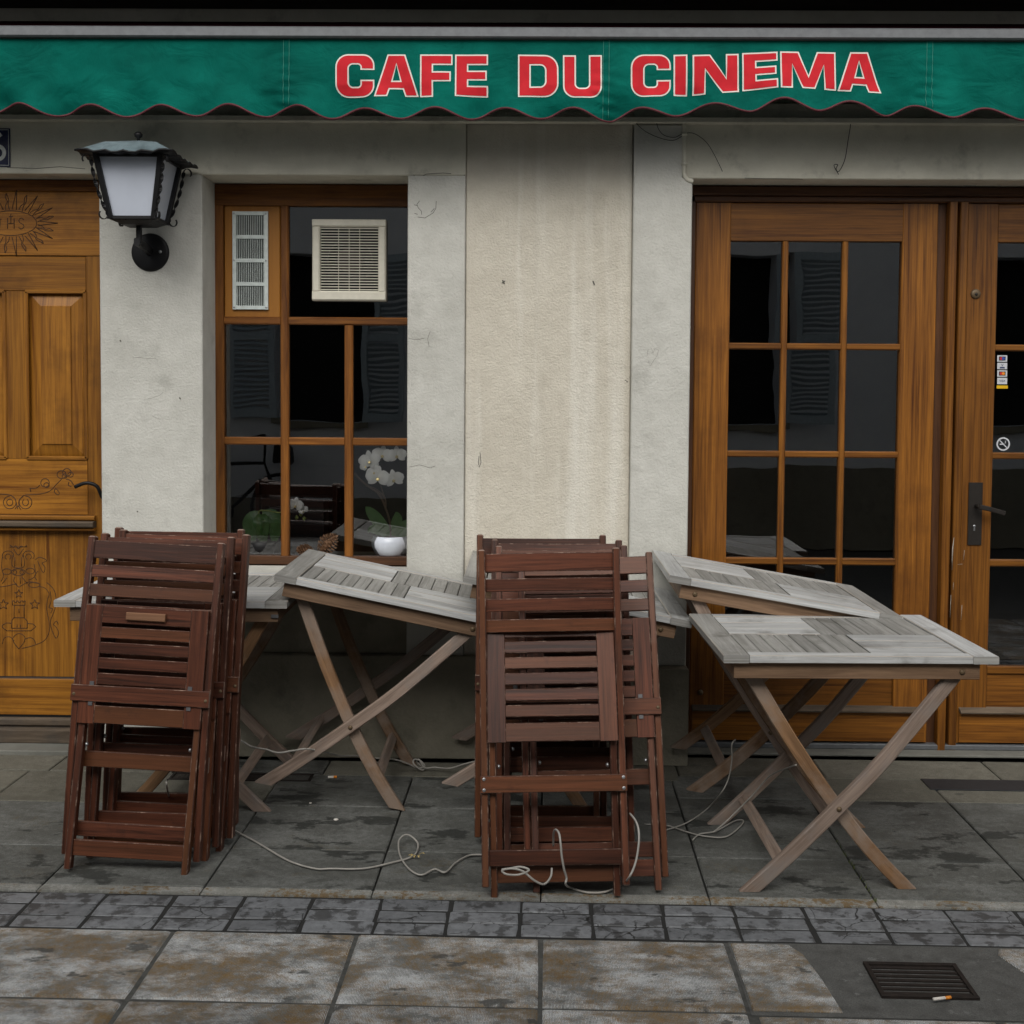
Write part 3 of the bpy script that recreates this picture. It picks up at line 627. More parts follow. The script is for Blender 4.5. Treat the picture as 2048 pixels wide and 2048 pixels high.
def star(cx, cy, r): return [[(cx+r*k_*math.cos(R(-90+36*i)), cy+r*k_*math.sin(R(-90+36*i))) for i, k_ in [(j, 1), (j+1, .42)]] for j in range(0, 10, 2)]+[[(cx+r*k_*math.cos(R(-90+36*i)), cy+r*k_*math.sin(R(-90+36*i))) for i, k_ in [(j, .42), (j+1, 1)]] for j in range(1, 11, 2)]
L = star(165, 560, 38)+star(30, 655, 48)+star(305, 655, 45)
def poly(*p): return [[p[i], p[i+1]] for i in range(len(p)-1)]
L += poly((112, 660), (108, 622), (125, 622), (128, 636), (143, 636), (145, 622), (160, 622), (164, 636), (180, 636), (182, 622), (198, 622), (202, 636), (215, 622), (222, 622), (218, 660), (112, 660))
L += poly((125, 660), (122, 770), (212, 770), (210, 660))+poly((122, 770), (100, 800), (100, 862), (240, 862), (240, 800), (212, 770))+poly((20, 835), (60, 815), (100, 820))+poly((240, 820), (290, 825), (315, 850), (270, 885), (60, 885), (20, 855), (20, 835))+poly((165, 690), (168, 730))+poly((150, 830), (150, 855))+poly((180, 830), (180, 855))
L += [[(165, 1045), (120, 985), (118, 940), (165, 908), (215, 935), (210, 985), (165, 1045)], [(20, 1000), (40, 945), (90, 940), (125, 975)], [(215, 960), (265, 945), (300, 965), (312, 1000)], [(190, 1040), (300, 1012), (390, 970), (432, 890), (430, 800), (410, 700), (415, 620), (430, 560), (395, 510), (340, 495)],
      [(0, 500), (70, 490), (130, 475), (165, 500), (200, 480), (260, 455), (340, 470)], [(410, 460), (470, 520), (492, 600), (480, 700), (445, 790), (450, 860), (490, 950), (515, 900), (490, 850), (470, 830), (495, 800), (512, 830)], [(440, 540), (450, 620), (430, 680), (460, 690), (445, 730)],
      [(85, 130), (115, 150), (140, 140), (160, 165), (185, 140), (210, 150), (235, 135)], [(85, 150), (240, 148)], [(120, 165), (160, 220), (205, 165)],
      arc(70, 225, 50, 42, 150, 380), arc(70, 235, 25, 25, 120, 420), arc(250, 225, 50, 42, 160, 400), arc(250, 235, 25, 25, 120, 420), [(110, 220), (105, 300), (130, 330), (195, 330), (215, 300), (205, 220)], [(130, 240), (130, 320)], [(190, 240), (190, 320)],
      arc(160, 370, 60, 30), arc(60, 365, 38, 25), arc(265, 360, 38, 25), arc(130, 370, 15, 18), arc(190, 370, 15, 18), [(20, 240), (15, 330), (30, 400), (10, 450)], [(310, 260), (345, 240), (395, 255), (405, 275), (370, 290), (395, 330), (380, 375), (350, 320), (330, 270)], [(320, 440), (305, 400), (335, 360)], [(300, 300), (310, 400), (250, 440)],
      [(130, 410), (120, 450), (150, 480)], [(175, 405), (180, 470)], [(190, 410), (240, 470)], [(60, 420), (20, 470)], arc(300, 482, 50, 22)]
carve('carved_crest', L, 0, 1060, 4.39, YO+.008, .0016)
# --- cracks, nails and scribbles on the plaster
def mark(name, lines, s_, ox_, oy_, y, r=.0016, mat='crack'):
    m = MB()
    for ln in lines: m.tube([at(ox_+a/s_, oy_+b/s_, y) for a, b in ln], r, 4, smooth=False)
    return m.obj(name, MT[mat], B)
mark('crack', [[(625, 965), (645, 975), (675, 972), (700, 960), (740, 958), (790, 955), (835, 958)], [(838, 980), (875, 985), (895, 978), (910, 965)]], 2.76, 600, 0, -.0002, .0013)
mark('crack', [[(660, 1108), (645, 1130), (655, 1150), (670, 1165), (672, 1185)], [(630, 1130), (650, 1135)], [(632, 1178), (650, 1183)], [(650, 1198), (690, 1203), (735, 1175), (750, 1150), (752, 1110)], [(722, 1172), (742, 1150)]], 2.76, 600, 0, -.0040, .0012)
mark('crack', [[(1055, 790), (1100, 795), (1130, 788)], [(1160, 755), (1148, 790), (1155, 830)], [(1060, 1410), (1110, 1400), (1160, 1415), (1185, 1405)], [(1058, 1190), (1066, 1200)]], 2.415, 380, 350, -.0042, .0008)
mark('crack', [[(885, 651), (930, 650), (975, 656), (1010, 655), (1040, 658)], [(985, 925), (1010, 922), (1040, 910), (1062, 902), (1090, 880)], [(1012, 1037), (1040, 1052), (1070, 1062)]], 3.332, 0, 520, .0001, .0006)
mark('crack', [[(580, 862), (680, 866), (760, 866), (860, 868)], [(1090, 578), (1085, 590)], [(1640, 900), (1700, 898)]], 2.421, 1250, 0, -.0066, .0012)
mark('crack', [[(40, 925), (200, 930), (330, 920), (470, 932)]], 2.76, 0, 0, -.0006, .0012)
mark('scribble', [[(1294, 712), (1296, 700), (1303, 697), (1306, 706), (1310, 697), (1317, 700), (1314, 712), (1300, 732), (1297, 722)]], 1, 0, 0, -.0222, .0005)
mark('scribble', [[(958, 912), (957, 930)], [(960, 905), (962, 925), (958, 935)], [(1250, 760), (1256, 764)]], 1, 0, 0, .0094, .0014)
mark('nail_mark', [[(1005, 560), (1009, 568)], [(1004, 566), (1010, 562)], [(1186, 562), (1189, 570)]], 1, 0, 0, .0094, .0028)
mark('nail_mark', [[(240, 680), (242, 683)], [(359, 795), (361, 798)], [(274, 1022), (276, 1024)]], 1, 0, 0, -.0006, .0026)

# ------------------------------------------------------------------ awning
YV = -.29
ZT = at(1024, 80, YV).z
aw = empty('awning', (0, YV, ZT)); tag(aw, 'green cloth cafe awning with scalloped valance and red lettering', 'awning')
AX0, AX1 = -2.6, 2.5
pk = [(34, 206), (177.5, 208), (320.6, 211), (458, 211), (594, 213), (725, 217), (868, 217), (1006, 217), (1143.5, 218), (1281, 216), (1425.5, 208), (1564, 198), (1698, 204), (1828, 211), (1969, 216)]
lo_ = [(106, 231), (250, 233), (390, 233), (526, 234), (660, 239), (797, 240), (937, 240), (1075, 240), (1212, 242), (1290+55, 233), (1495, 225), (1630, 226), (1770, 231), (1900, 237), (2040, 241)]
kn = sorted([(at(a, b, YV).x, at(a, b, YV).z) for a, b in pk+lo_])
stepx = (kn[10][0]-kn[0][0])/10
while kn[0][0] > AX0-.3: kn.insert(0, (kn[0][0]-stepx, kn[1][1]))
while kn[-1][0] < AX1+.3: kn.append((kn[-1][0]+stepx, kn[-2][1]))
def zbot(x):
    for i in range(len(kn)-1):
        if kn[i][0] <= x <= kn[i+1][0]:
            t_ = (x-kn[i][0])/(kn[i+1][0]-kn[i][0]); t_ = .5-.5*math.cos(math.pi*t_); return kn[i][1]*(1-t_)+kn[i+1][1]*t_
    return kn[0][1]
seams = [at(573, 150, YV).x, at(1212, 150, YV).x, at(1858, 150, YV).x]
def lowline(x):
    return 2.552+.02*math.exp(-((x-at(1560, 200, YV).x)/.35)**2)
def vy(x, z):
    """depth of the hanging cloth"""
    d = (ZT-z)/.28; k = min(1.2, max(0, d))
    y = YV-.006*k
    y += .030*k*noise.noise((x*3.1, z*2.2, 1.3))+.020*k*noise.noise((x*6.+z*6., z*5.-x*2., 4.))
    y += .0045*k*noise.noise((x*14.+z*14., z*18.-x*7., 9.))
    b = max(0, (k-.62)/.4)
    y += .022*b*math.sin((x-kn[0][0])/stepx*math.pi)*(1 if b < 1 else 1)+.010*b*b*noise.noise((x*4., 2.2, 3.))
    for s_ in seams:
        q_ = math.exp(-((x-s_)/.05)**2); y += q_*.006*math.sin(z*150.+(x-s_)*20)*k-.003*math.exp(-((x-s_)/.012)**2)
    e_ = math.exp(-((x-at(1560, 200, YV).x)/.22)**2); y -= .022*e_*k*k
    return y
m = MB(); nx, nz = 520, 26
vs = []
for i in range(nx+1):
    x = AX0+(AX1-AX0)*i/nx; zb_ = zbot(x)
    for j in range(nz+1):
        z = ZT+(zb_-ZT)*j/nz; vs.append((x, vy(x, z)-YV, z-ZT))
m.add([(x, y, z) for x, y, z in vs], [(i*(nz+1)+j, (i+1)*(nz+1)+j, (i+1)*(nz+1)+j+1, i*(nz+1)+j+1) for i in range(nx) for j in range(nz)], smooth=True)
val = m.obj('valance', MT['cloth'], aw); val.location = (0, 0, 0)
m = MB(); m.tube([(AX0+(AX1-AX0)*i/700, vy(AX0+(AX1-AX0)*i/700, zbot(AX0+(AX1-AX0)*i/700))-YV, zbot(AX0+(AX1-AX0)*i/700)-ZT) for i in range(701)], .0042, 6); m.obj('piping', MT['maroon'], val)
for s_ in seams:
    for o_ in (-.011, .011):
        m = MB(); n = 40; m.tube([(s_+o_, vy(s_+o_, ZT+(zbot(s_)-ZT)*i/n)-YV-.0012, (zbot(s_)-ZT)*i/n*.99) for i in range(n+1)], .0010, 4); m.obj('stitching', MT['stitch'], val)
m = MB(); m.box((AX0, -.022, .002), (AX1, .055, .044), .006); m.obj('front_bar', MT['alu'], aw)
m = MB(); m.tube([(AX0, .02, .056), (AX1, .02, .056)], .0125, 10); m.obj('cloth_roll_edge', plain('dark_maroon', (.035, .006, .010), .8, spec=.1), aw)
m = MB(); m.add([(AX0, -.005, .064), (AX1, -.005, .064), (AX1, .28, .11), (AX0, .28, .11)], [(0, 1, 2, 3)]); m.add([(AX0, -.004, .058), (AX1, -.004, .058), (AX1, .28, .104), (AX0, .28, .104)], [(3, 2, 1, 0)]); m.obj('roof_cloth', plain('faded_maroon', (.030, .005, .008), .9, spec=.05), aw)
m = MB(); m.box((AX0, .10, -.15), (AX1, .24, .05), .02); m.obj('cassette', MT['dark_void'], aw)
# lettering
LT = {
 'C': (.90, [[(.90, .40), (.90, 0, .26), (0, 0, .30), (0, 1, .30), (.90, 1, .26), (.90, .63), (.58, .63), (.58, .755, .07), (.31, .755, .10), (.31, .245, .10), (.58, .245, .07), (.58, .40)]]),
 'A': (1.03, [[(0, 0), (.31, 0), (.365, .17), (.665, .17), (.72, 0), (1.03, 0), (.72, 1), (.31, 1)], [(.43, .38), (.60, .38), (.515, .76)]]),
 'F': (.77, [[(0, 0), (.31, 0), (.31, .36), (.73, .36), (.73, .60), (.31, .60), (.31, .75), (.77, .75), (.77, 1), (0, 1)]]),
 'E': (.77, [[(0, 0), (.77, 0), (.77, .26), (.31, .26), (.31, .385), (.74, .385), (.74, .62), (.31, .62), (.31, .75), (.77, .75), (.77, 1), (0, 1)]]),
 'D': (.95, [[(0, 0), (.95, 0, .32), (.95, 1, .32), (0, 1)], [(.30, .25), (.635, .25, .12), (.635, .75, .12), (.30, .75)]]),
 'U': (.90, [[(0, 1), (0, 0, .28), (.90, 0, .28), (.90, 1), (.60, 1), (.60, .24, .1), (.30, .24, .1), (.30, 1)]]),
 'I': (.31, [[(0, 0), (.31, 0), (.31, 1), (0, 1)]]),
 'N': (1., [[(0, 0), (.28, 0), (.28, .60), (.64, 0), (1, 0), (1, 1), (.72, 1), (.72, .40), (.38, 1), (0, 1)]]),
 'M': (1.25, [[(0, 0), (.27, 0), (.27, .64), (.48, 0), (.77, 0), (.98, .64), (.98, 0), (1.25, 0), (1.25, 1), (.83, 1), (.625, .36), (.42, 1), (0, 1)]])}
def rounded(pts):
    out = []; n = len(pts)
    for i, p in enumerate(pts):
        if len(p) == 2: out.append(Vector(p)); continue
        c = Vector(p[:2]); a = (Vector(pts[i-1][:2])-c).normalized(); b = (Vector(pts[(i+1) % n][:2])-c).normalized(); r = p[2]
        for k in range(9):
            th = k/8*math.pi/2; out.append(c+a*r*(1-math.sin(th))+b*r*(1-math.cos(th)))
    return out
def area(p): return sum(p[i].x*p[(i+1) % len(p)].y-p[(i+1) % len(p)].x*p[i].y for i in range(len(p)))/2
def inset(p, d):
    out = []; n = len(p)
    for i in range(n):
        e1 = (p[i]-p[i-1]).normalized(); e2 = (p[(i+1) % n]-p[i]).normalized()
        n1 = Vector((-e1.y, e1.x)); n2 = Vector((-e2.y, e2.x)); mm = n1+n2
        mm = mm/max(.35, mm.dot(n1)) if mm.length > 1e-6 else n1
        out.append(p[i]+mm*d)
    return out
def letter_mesh(loops, off, mat):
    tri = geometry.tessellate_polygon([[Vector((q.x, q.y, 0)) for q in l] for l in loops])
    flatp = [q for l in loops for q in l]
    bm = bmesh.new(); bv = [bm.verts.new((q.x, 0, q.y)) for q in flatp]
    for t_ in tri:
        try: bm.faces.new([bv[k] for k in t_])
        except ValueError: pass
    xs = [q.x for q in flatp]; zs = [q.y for q in flatp]
    x = math.floor(min(xs)/.012)*.012
    while x < max(xs): bmesh.ops.bisect_plane(bm, geom=bm.verts[:]+bm.edges[:]+bm.faces[:], plane_co=(x, 0, 0), plane_no=(1, 0, 0)); x += .012
    z = math.floor(min(zs)/.016)*.016
    while z < max(zs): bmesh.ops.bisect_plane(bm, geom=bm.verts[:]+bm.edges[:]+bm.faces[:], plane_co=(0, 0, z), plane_no=(0, 0, 1)); z += .016
    for q in bm.verts: q.co.y = vy(q.co.x, q.co.z)-YV-off; q.co.z -= ZT
    for f_ in bm.faces: f_.smooth = True
    bmesh.ops.recalc_face_normals(bm, faces=bm.faces)
    me = bpy.data.meshes.new('letter'); bm.to_mesh(me); bm.free(); return me
boxes = [('C', 670.7, 748.6, 107.6, 107.6, 193.8, 193.8), ('A', 747.8, 837.3, 108, 108, 193, 193), ('F', 840, 905, 108, 108, 194, 194), ('E', 910, 976, 108, 108, 193.5, 193.5), ('D', 1036, 1117, 108, 109, 195, 194.5), ('U', 1126, 1204, 109.5, 109.5, 197, 196.5),
         ('C', 1262, 1342, 108, 108, 193.5, 193), ('I', 1347.5, 1375, 109, 108.3, 191.5, 191), ('N', 1385.5, 1478, 109.5, 106.5, 190, 184), ('E', 1485, 1556, 105, 102, 182.5, 175.5), ('M', 1561, 1672, 101.6, 103.5, 175.5, 181.5), ('A', 1675, 1764, 103, 103.5, 182, 186)]
for ch_, xa, xb, ytl, ytr, ybl, ybr in boxes:
    W_, loops = LT[ch_]
    P4 = [at(xa, ytl, YV-.01), at(xb, ytr, YV-.01), at(xa, ybl, YV-.01), at(xb, ybr, YV-.01)]
    big = []
    for k, l in enumerate(loops):
        pl = []
        for q in rounded(l):
            u_, v_ = q.x/W_, q.y
            tp = P4[0]*(1-u_)+P4[1]*u_; bt = P4[2]*(1-u_)+P4[3]*u_; r_ = bt*(1-v_)+tp*v_; pl.append(Vector((r_.x, r_.z)))
        if (area(pl) > 0) != (k == 0): pl.reverse()
        big.append(pl)
    o = link('letter', letter_mesh(big, .0016, None), MT['letter_white'], val); o['label'] = 'white outlined red letter '+ch_
    link('letter_fill', letter_mesh([inset(l, .0056) for l in big], .0028, None), MT['letter_red'], val)

# ------------------------------------------------------------------ wall lantern
LX, LY = -1.612, -.215
lz = lambda py: at(262, py, LY).z
ln = empty('wall_lantern', (at(301, 505, 0).x, 0, at(301, 505, 0).z)); tag(ln, 'black iron wall lantern with milky glass beside the oak door', 'lantern')
ob_ = ln.location.copy()
zt_, zb_ = lz(318), lz(443)
def lx(px, py): return at(px, py, LY-.13).x
ct = (at(190, 330, LY-.13).x+at(321, 330, LY-.13).x)/2
hw_t = (at(321, 330, LY-.13).x-at(190, 330, LY-.13).x)/2; hw_b = (at(301, 438, LY-.09).x-at(215, 438, LY-.09).x)/2
C_ = Vector((ct, LY, 0))-ob_; C_.z = 0
tz, bz = zt_-ob_.z, zb_-ob_.z
def crn(k, top, e=0.):
    sx, sy = ((-1, -1), (1, -1), (1, 1), (-1, 1))[k]; h = (hw_t if top else hw_b)+e
    return Vector((C_.x+sx*h, LY+sy*h, tz if top else bz))
for k in range(4):
    a, b = k, (k+1) % 4
    m = MB(); m.add([crn(a, 0, -.006), crn(b, 0, -.006), crn(b, 1, -.006), crn(a, 1, -.006)], [(0, 1, 2, 3)]); m.obj('pane', MT['milk_glass'], ln)
    m = MB(); m.sweep([crn(k, 0), crn(k, 1)], (1, 0, 0), .020, .020, .002); m.obj('corner_bar', MT['black_metal'], ln)
    m = MB(); m.sweep([crn(a, 1)-Vector((0, 0, .006)), crn(b, 1)-Vector((0, 0, .006))], (0, 0, 1), .016, .013, .002); m.obj('rail', MT['black_metal'], ln)
    m = MB(); m.sweep([crn(a, 0)+Vector((0, 0, .004)), crn(b, 0)+Vector((0, 0, .004))], (0, 0, 1), .014, .013, .002); m.obj('rail', MT['black_metal'], ln)
    # twisted strip with curled ends
    o_ = (crn(k, 1)-Vector((C_.x, LY, tz))); o_.z = 0; o_.normalize()
    p0, p1 = crn(k, 1)+o_*.018-Vector((0, 0, .028)), crn(k, 0)+o_*.012+Vector((0, 0, .012))
    m = MB(); N_ = 34; dirv = (p1-p0).normalized(); s1 = dirv.cross(o_).normalized(); vs = []
    for i in range(N_+1):
        c_ = p0.lerp(p1, i/N_)+o_*.010*math.sin(math.pi*i/N_); an = i*.46; wv_ = (o_*math.cos(an)+s1*math.sin(an))*.0075; tv = (o_*-math.sin(an)+s1*math.cos(an))*.0016
        vs += [c_+wv_+tv, c_-wv_+tv, c_-wv_-tv, c_+wv_-tv]
    fs = [(i*4+q, i*4+(q+1) % 4, i*4+4+(q+1) % 4, i*4+4+q) for i in range(N_) for q in range(4)]
    m.add(vs, fs, smooth=False)
    for base, sg in ((p0, 1), (p1, -1)):
        pts = [base+o_*(.017*(1-math.cos(th)))*1.0+Vector((0, 0, sg*.017*math.sin(th))) for th in [i*.35 for i in range(12)]]
        m.sweep(pts, s1, .010, .003, .0005)
    m.obj('scroll', MT['black_metal'], ln)
# scalloped hipped roof
m = MB(); hw = .182; n = 64; apex = Vector((C_.x, LY, tz+.072)); ed = []; md = []
for s_ in range(4):
    for i in range(n//4):
        t_ = i/(n/4)*2-1; a_ = [(t_, -1), (1, t_), (-t_, 1), (-1, -t_)][s_]
        sag = .016*(abs(t_)**2); wv_ = .0045*math.cos(t_*math.pi*5)
        ed.append(Vector((C_.x+a_[0]*hw, LY+a_[1]*hw, tz-.002+sag*.6+wv_-.004))); md.append(Vector((C_.x+a_[0]*hw*.55, LY+a_[1]*hw*.55, tz+.044+sag*.2)))
vs = ed+md+[apex]; fs = [(i, (i+1) % n, n+(i+1) % n, n+i) for i in range(n)]+[(n+i, n+(i+1) % n, 2*n) for i in range(n)]
m.add(vs, fs); rf = m.obj('roof', MT['lamp_roof'], ln)
m = MB(); m.add([q-Vector((0, 0, .004)) for q in ed]+[Vector((C_.x, LY, tz+.0))], [((i+1) % n, i, n) for i in range(n)]); m.tube(ed+[ed[0]], .0045, 5); m.obj('eave', MT['black_metal'], rf)
m = MB(); m.lathe((C_.x, LY, tz+.068), [(.006, 0), (.006, .012), (.015, .018), (.017, .028), (.010, .036), (.003, .038)], 14); m.obj('finial', MT['black_metal'], rf)
m = MB(); m.add([crn(k, 0, -.002)-Vector((0, 0, .004)) for k in range(4)]+[crn(k, 0, -.03)-Vector((0, 0, .018)) for k in range(4)], [(0, 1, 5, 4), (1, 2, 6, 5), (2, 3, 7, 6), (3, 0, 4, 7), (4, 5, 6, 7), (3, 2, 1, 0)]); m.obj('base', MT['black_metal'], ln)
pz = at(250, 487, LY).z-ob_.z
m = MB(); m.box((C_.x-.010, LY-.010, pz), (C_.x+.010, LY+.010, bz-.016), .003); m.obj('stem', MT['black_metal'], ln)
m = MB(); m.sweep([(0, -.006, .0), (C_.x*.5, LY*.5, (pz+.006)*.62), (C_.x-.006, LY-.012, pz+.006)], (0, 0, 1), .030, .022, .004); m.obj('arm', MT['black_metal'], ln)
m = MB(); m.lathe((0, .001, 0), [(.078, 0), (.078, .004), (.074, .010), (.066, .013), (.02, .016)], 36, (0, -1, 0)); m.obj('wall_plate', MT['black_metal'], ln)
m = MB(); m.lathe((.044, -.012, .002), [(.007, 0), (.007, .003), (.003, .005)], 10, (0, -1, 0)); m.obj('screw', MT['steel'], ln)

# house number
e = empty('house_number', at(-12, 295, -.004)); tag(e, 'dark blue enamel plate with white 6 above the oak door', 'number plate')
flat('plate', [(-.075, -.078), (.066, -.078), (.066, .078), (-.075, .078)], MT['enamel_blue'], e, 0, .004)
m = MB(); q = .061
for a, b in (((-.070, -.072), (.0605, -.072)), ((.0605, -.072), (.0605, .072)), ((.0605, .072), (-.070, .072))): m.tube([(a[0], -.0008, a[1]), (b[0], -.0008, b[1])], .0012, 5)
m.obj('border', MT['white_enamel'], e)
txt('6', .165, e, (.016, -.0012, -.004), MT['white_enamel'], 'digit', .95)

# conduit and loose wires
m = MB(); m.tube(smooth_path([at(1368.5, 240, -.02), at(1368.5, 290, -.02), at(1368, 340, -.02), at(1369.5, 352, -.021), at(1376, 360, -.022), at(1386, 363, -.022)], 5), .0085, 10)
cdt = m.obj('conduit_pipe', MT['band_plaster']); tag(cdt, 'thin painted conduit pipe running down beside the door lintel', 'pipe')
for py in (268, 328):
    m = MB(); c_ = at(1368.5, py, -.02); m.lathe(c_-Vector((0, 0, .006)), [(.0125, 0), (.0125, .010)], 12); m.obj('clip', MT['band_plaster'], cdt)
cW = -.03
def wire(name, pts, r, lab, mat='black_metal', cat='wire', k=6, n=6):
    m = MB(); m.tube(smooth_path(pts, k), r, n); o = m.obj(name, MT[mat]); tag(o, lab, cat); return o
c3 = lambda x, y, Y=-.026: at(1250+x/2.421, y/2.421, Y)
wire('loose_wire', [c3(40, 580), c3(90, 630), c3(160, 665), c3(230, 680), c3(275, 660)], .0013, 'thin dark wire looping left of the conduit pipe')
wire('loose_wire', [c3(150, 570), c3(160, 620), c3(190, 655), c3(240, 665), c3(275, 650), c3(330, 645), c3(390, 685), c3(430, 745), c3(472, 830)], .0013, 'thin dark wire curving out to the right of the conduit pipe')
wire('loose_wire', [c3(1082, 575), c3(1092, 600), c3(1080, 680), c3(1065, 770), c3(1040, 825), c3(1025, 828), c3(1012, 800), c3(1030, 798), c3(1022, 818), c3(1034, 845)], .0016, 'dark wire with a twisted end hanging over the glazed door')

# ------------------------------------------------------------------ tables
TW, TD, TH = .83, .68, .74
def build_table():
    root = empty('folding_table')
    top = [MT['teak'], MT['teak_edge'], MT['teak_dark']]; und = [MT['teak_under']]*3; leg = [MT['teak_leg']]*3
    hx, hy = TW/2, TD/2; t_ = .024; zc = TH-t_/2
    eb = .078; fr_ = .046
    def plank(name, a, b, w_, mats=top, th=t_, dz_=0.):
        a, b = Vector(a), Vector(b); m = MB(); wd = (0, 1, 0) if abs(b.x-a.x) > abs(b.y-a.y) else (1, 0, 0)
        dz_ += random.uniform(-.0008, .0004)
        m.sweep([a+Vector((0, 0, zc+dz_)), b+Vector((0, 0, zc+dz_))], wd, w_, th, .0022); return m.obj(name, mats, root)
    g = .0012
    for s_ in (-1, 1): plank('end_board', (s_*(hx-eb/2), -hy, 0), (s_*(hx-eb/2), hy, 0), eb, [MT['teak_dark'] if s_ < 0 else MT['teak'], MT['teak_edge'], MT['teak_dark']])
    for s_ in (-1, 1): plank('rail', (-hx+eb+g, s_*(hy-fr_/2), 0), (hx-eb-g, s_*(hy-fr_/2), 0), fr_)
    ix, iy = hx-eb-.004, hy-fr_-.002
    cm = .040
    for row, (ya, yb) in enumerate(((-iy, -.001), (.001, iy))):
        xa, xb = ((-ix, .045) if row == 0 else (-.03, ix))
        n_ = 8 if row == 0 else 7; wp = (xb-xa)/n_
        for k in range(n_):
            x = xa+wp*(k+.5); plank('plank', (x, ya, 0), (x, yb, 0), wp-.0030, [MT['teak_dark']]*3, dz_=-.0012, th=.020)
        xa, xb = ((.0485, ix) if row == 0 else (-ix, -.0335)); n_ = 3; wp = (yb-ya)/n_
        for k in range(n_):
            y = ya+wp*(k+.5); plank('plank', (xa, y, 0), (xb, y, 0), wp-.0015, dz_=-.0012, th=.020)
    az, ah = TH-t_-.026, .050
    for s_ in (-1, 1):
        m = MB(); m.sweep([(-hx+.036, s_*(hy-.030), az), (hx-.050, s_*(hy-.030), az)], (0, 0, 1), ah, .020, .002); m.obj('apron', und, root)
        m = MB(); m.sweep([(s_*(hx-.060 if s_ > 0 else hx-.047), -hy+.041, az), (s_*(hx-.060 if s_ > 0 else hx-.047), hy-.041, az)], (0, 0, 1), ah, .020, .002); m.obj('apron', und, root)
    m = MB(); m.box((-.03, -hy+.04, az+.004), (.03, hy-.04, az+.024)); m.obj('batten', und, root)
    lw, lt = .043, .023
    for s_ in (-1, 1):
        yb = s_*(hy-.052); ya = s_*(hy-.078)
        pb = smooth_path([(.312, yb, TH-.052), (.10, yb, .42), (-.047, yb, .262), (-.20, yb, .107), (-.315, yb, 0)], 3)
        m = MB(); m.sweep(pb, (0, 1, 0), lt, lw, .003, cut0=None, cut1=((0, 0, 0), (0, 0, 1))); m.obj('leg', leg, root)
        leg2 = [MT['teak_orange']]*3
        pa = smooth_path([(-.325, ya, TH-.060), (-.19, ya, .46), (-.047, ya, .255), (.065, ya, .115), (.175, ya, 0)], 3)
        m = MB(); m.sweep(pa, (0, 1, 0), lt, lw, .003, cut1=((0, 0, 0), (0, 0, 1))); m.obj('leg', leg2, root)
        m = MB(); m.lathe((-.047, yb+s_*(lt/2-.001), .258), [(.0085, 0), (.0085, .002), (.004, .006)], 12, (0, s_, 0)); m.obj('bolt', MT['brass'], root)
        m = MB(); m.lathe((.312, s_*(hy-.0205), TH-.052), [(.009, 0), (.009, .002), (.004, .005)], 12, (0, s_, 0)); m.obj('bolt', MT['brass'], root)
    for x, z, w_ in ((-.222, .095, hy-.064), (.085, .095, hy-.090)):
        m = MB(); m.sweep([(x, -w_, z), (x, w_, z)], (.7 if x < 0 else -.7, 0, .7), .036, .018, .002); m.obj('stretcher', leg, root)
    return root
tb = build_table()
def place_table(o, cx, cy, flip, tilt, zs, yaw, label, pivot=None):
    """tilt turns the rigid table about its grounded right foot (the left end rests on the neighbour)"""
    px_ = pivot if pivot is not None else 0
    M_ = Matrix.Translation((cx, cy, 0)) @ Matrix.Rotation(R(yaw), 4, 'Z') @ Matrix.Translation((px_, 0, 0)) @ Matrix.Rotation(R(tilt), 4, 'Y') @ Matrix.Translation((-px_, 0, 0)) @ Matrix.Diagonal((1, 1, zs, 1))
    if flip: M_ = M_ @ Matrix.Rotation(math.pi, 4, 'Z')
    o.matrix_world = M_; tag(o, label, 'table', 'weathered folding tables')
place_table(tb, 1.003, -1.030, False, 0, 1., 1.2, 'weathered grey folding table standing level in front of the glazed doors')
t1 = copy_tree(tb); place_table(t1, -1.268, -.385, True, 0, 1.045, .6, 'level grey folding table behind the left stack of chairs')
m = MB(); pc = at(546, 1236, -.738); m.box((pc.x-.013, -.709, pc.z-.006), (pc.x+.013, -.7045, pc.z+.006)); o = m.obj('maker_plate', MT['zinc'], t1); o.matrix_parent_inverse = t1.matrix_world.inverted()
t2 = copy_tree(tb); place_table(t2, -.433-.208, -.385, False, 11.4, 1.035, .4, 'tilted folding table under the window leaning on the level table', .208)
t3 = copy_tree(tb); place_table(t3, .245-.208, -.365, False, 11.0, 1.035, .0, 'tilted folding table mostly hidden behind the middle chairs', .208)
t4 = copy_tree(tb); place_table(t4, 1.135-.348, -.395, True, 9.6, 1.035, -.6, 'tilted folding table leaning behind the level one at the glazed doors', .348)

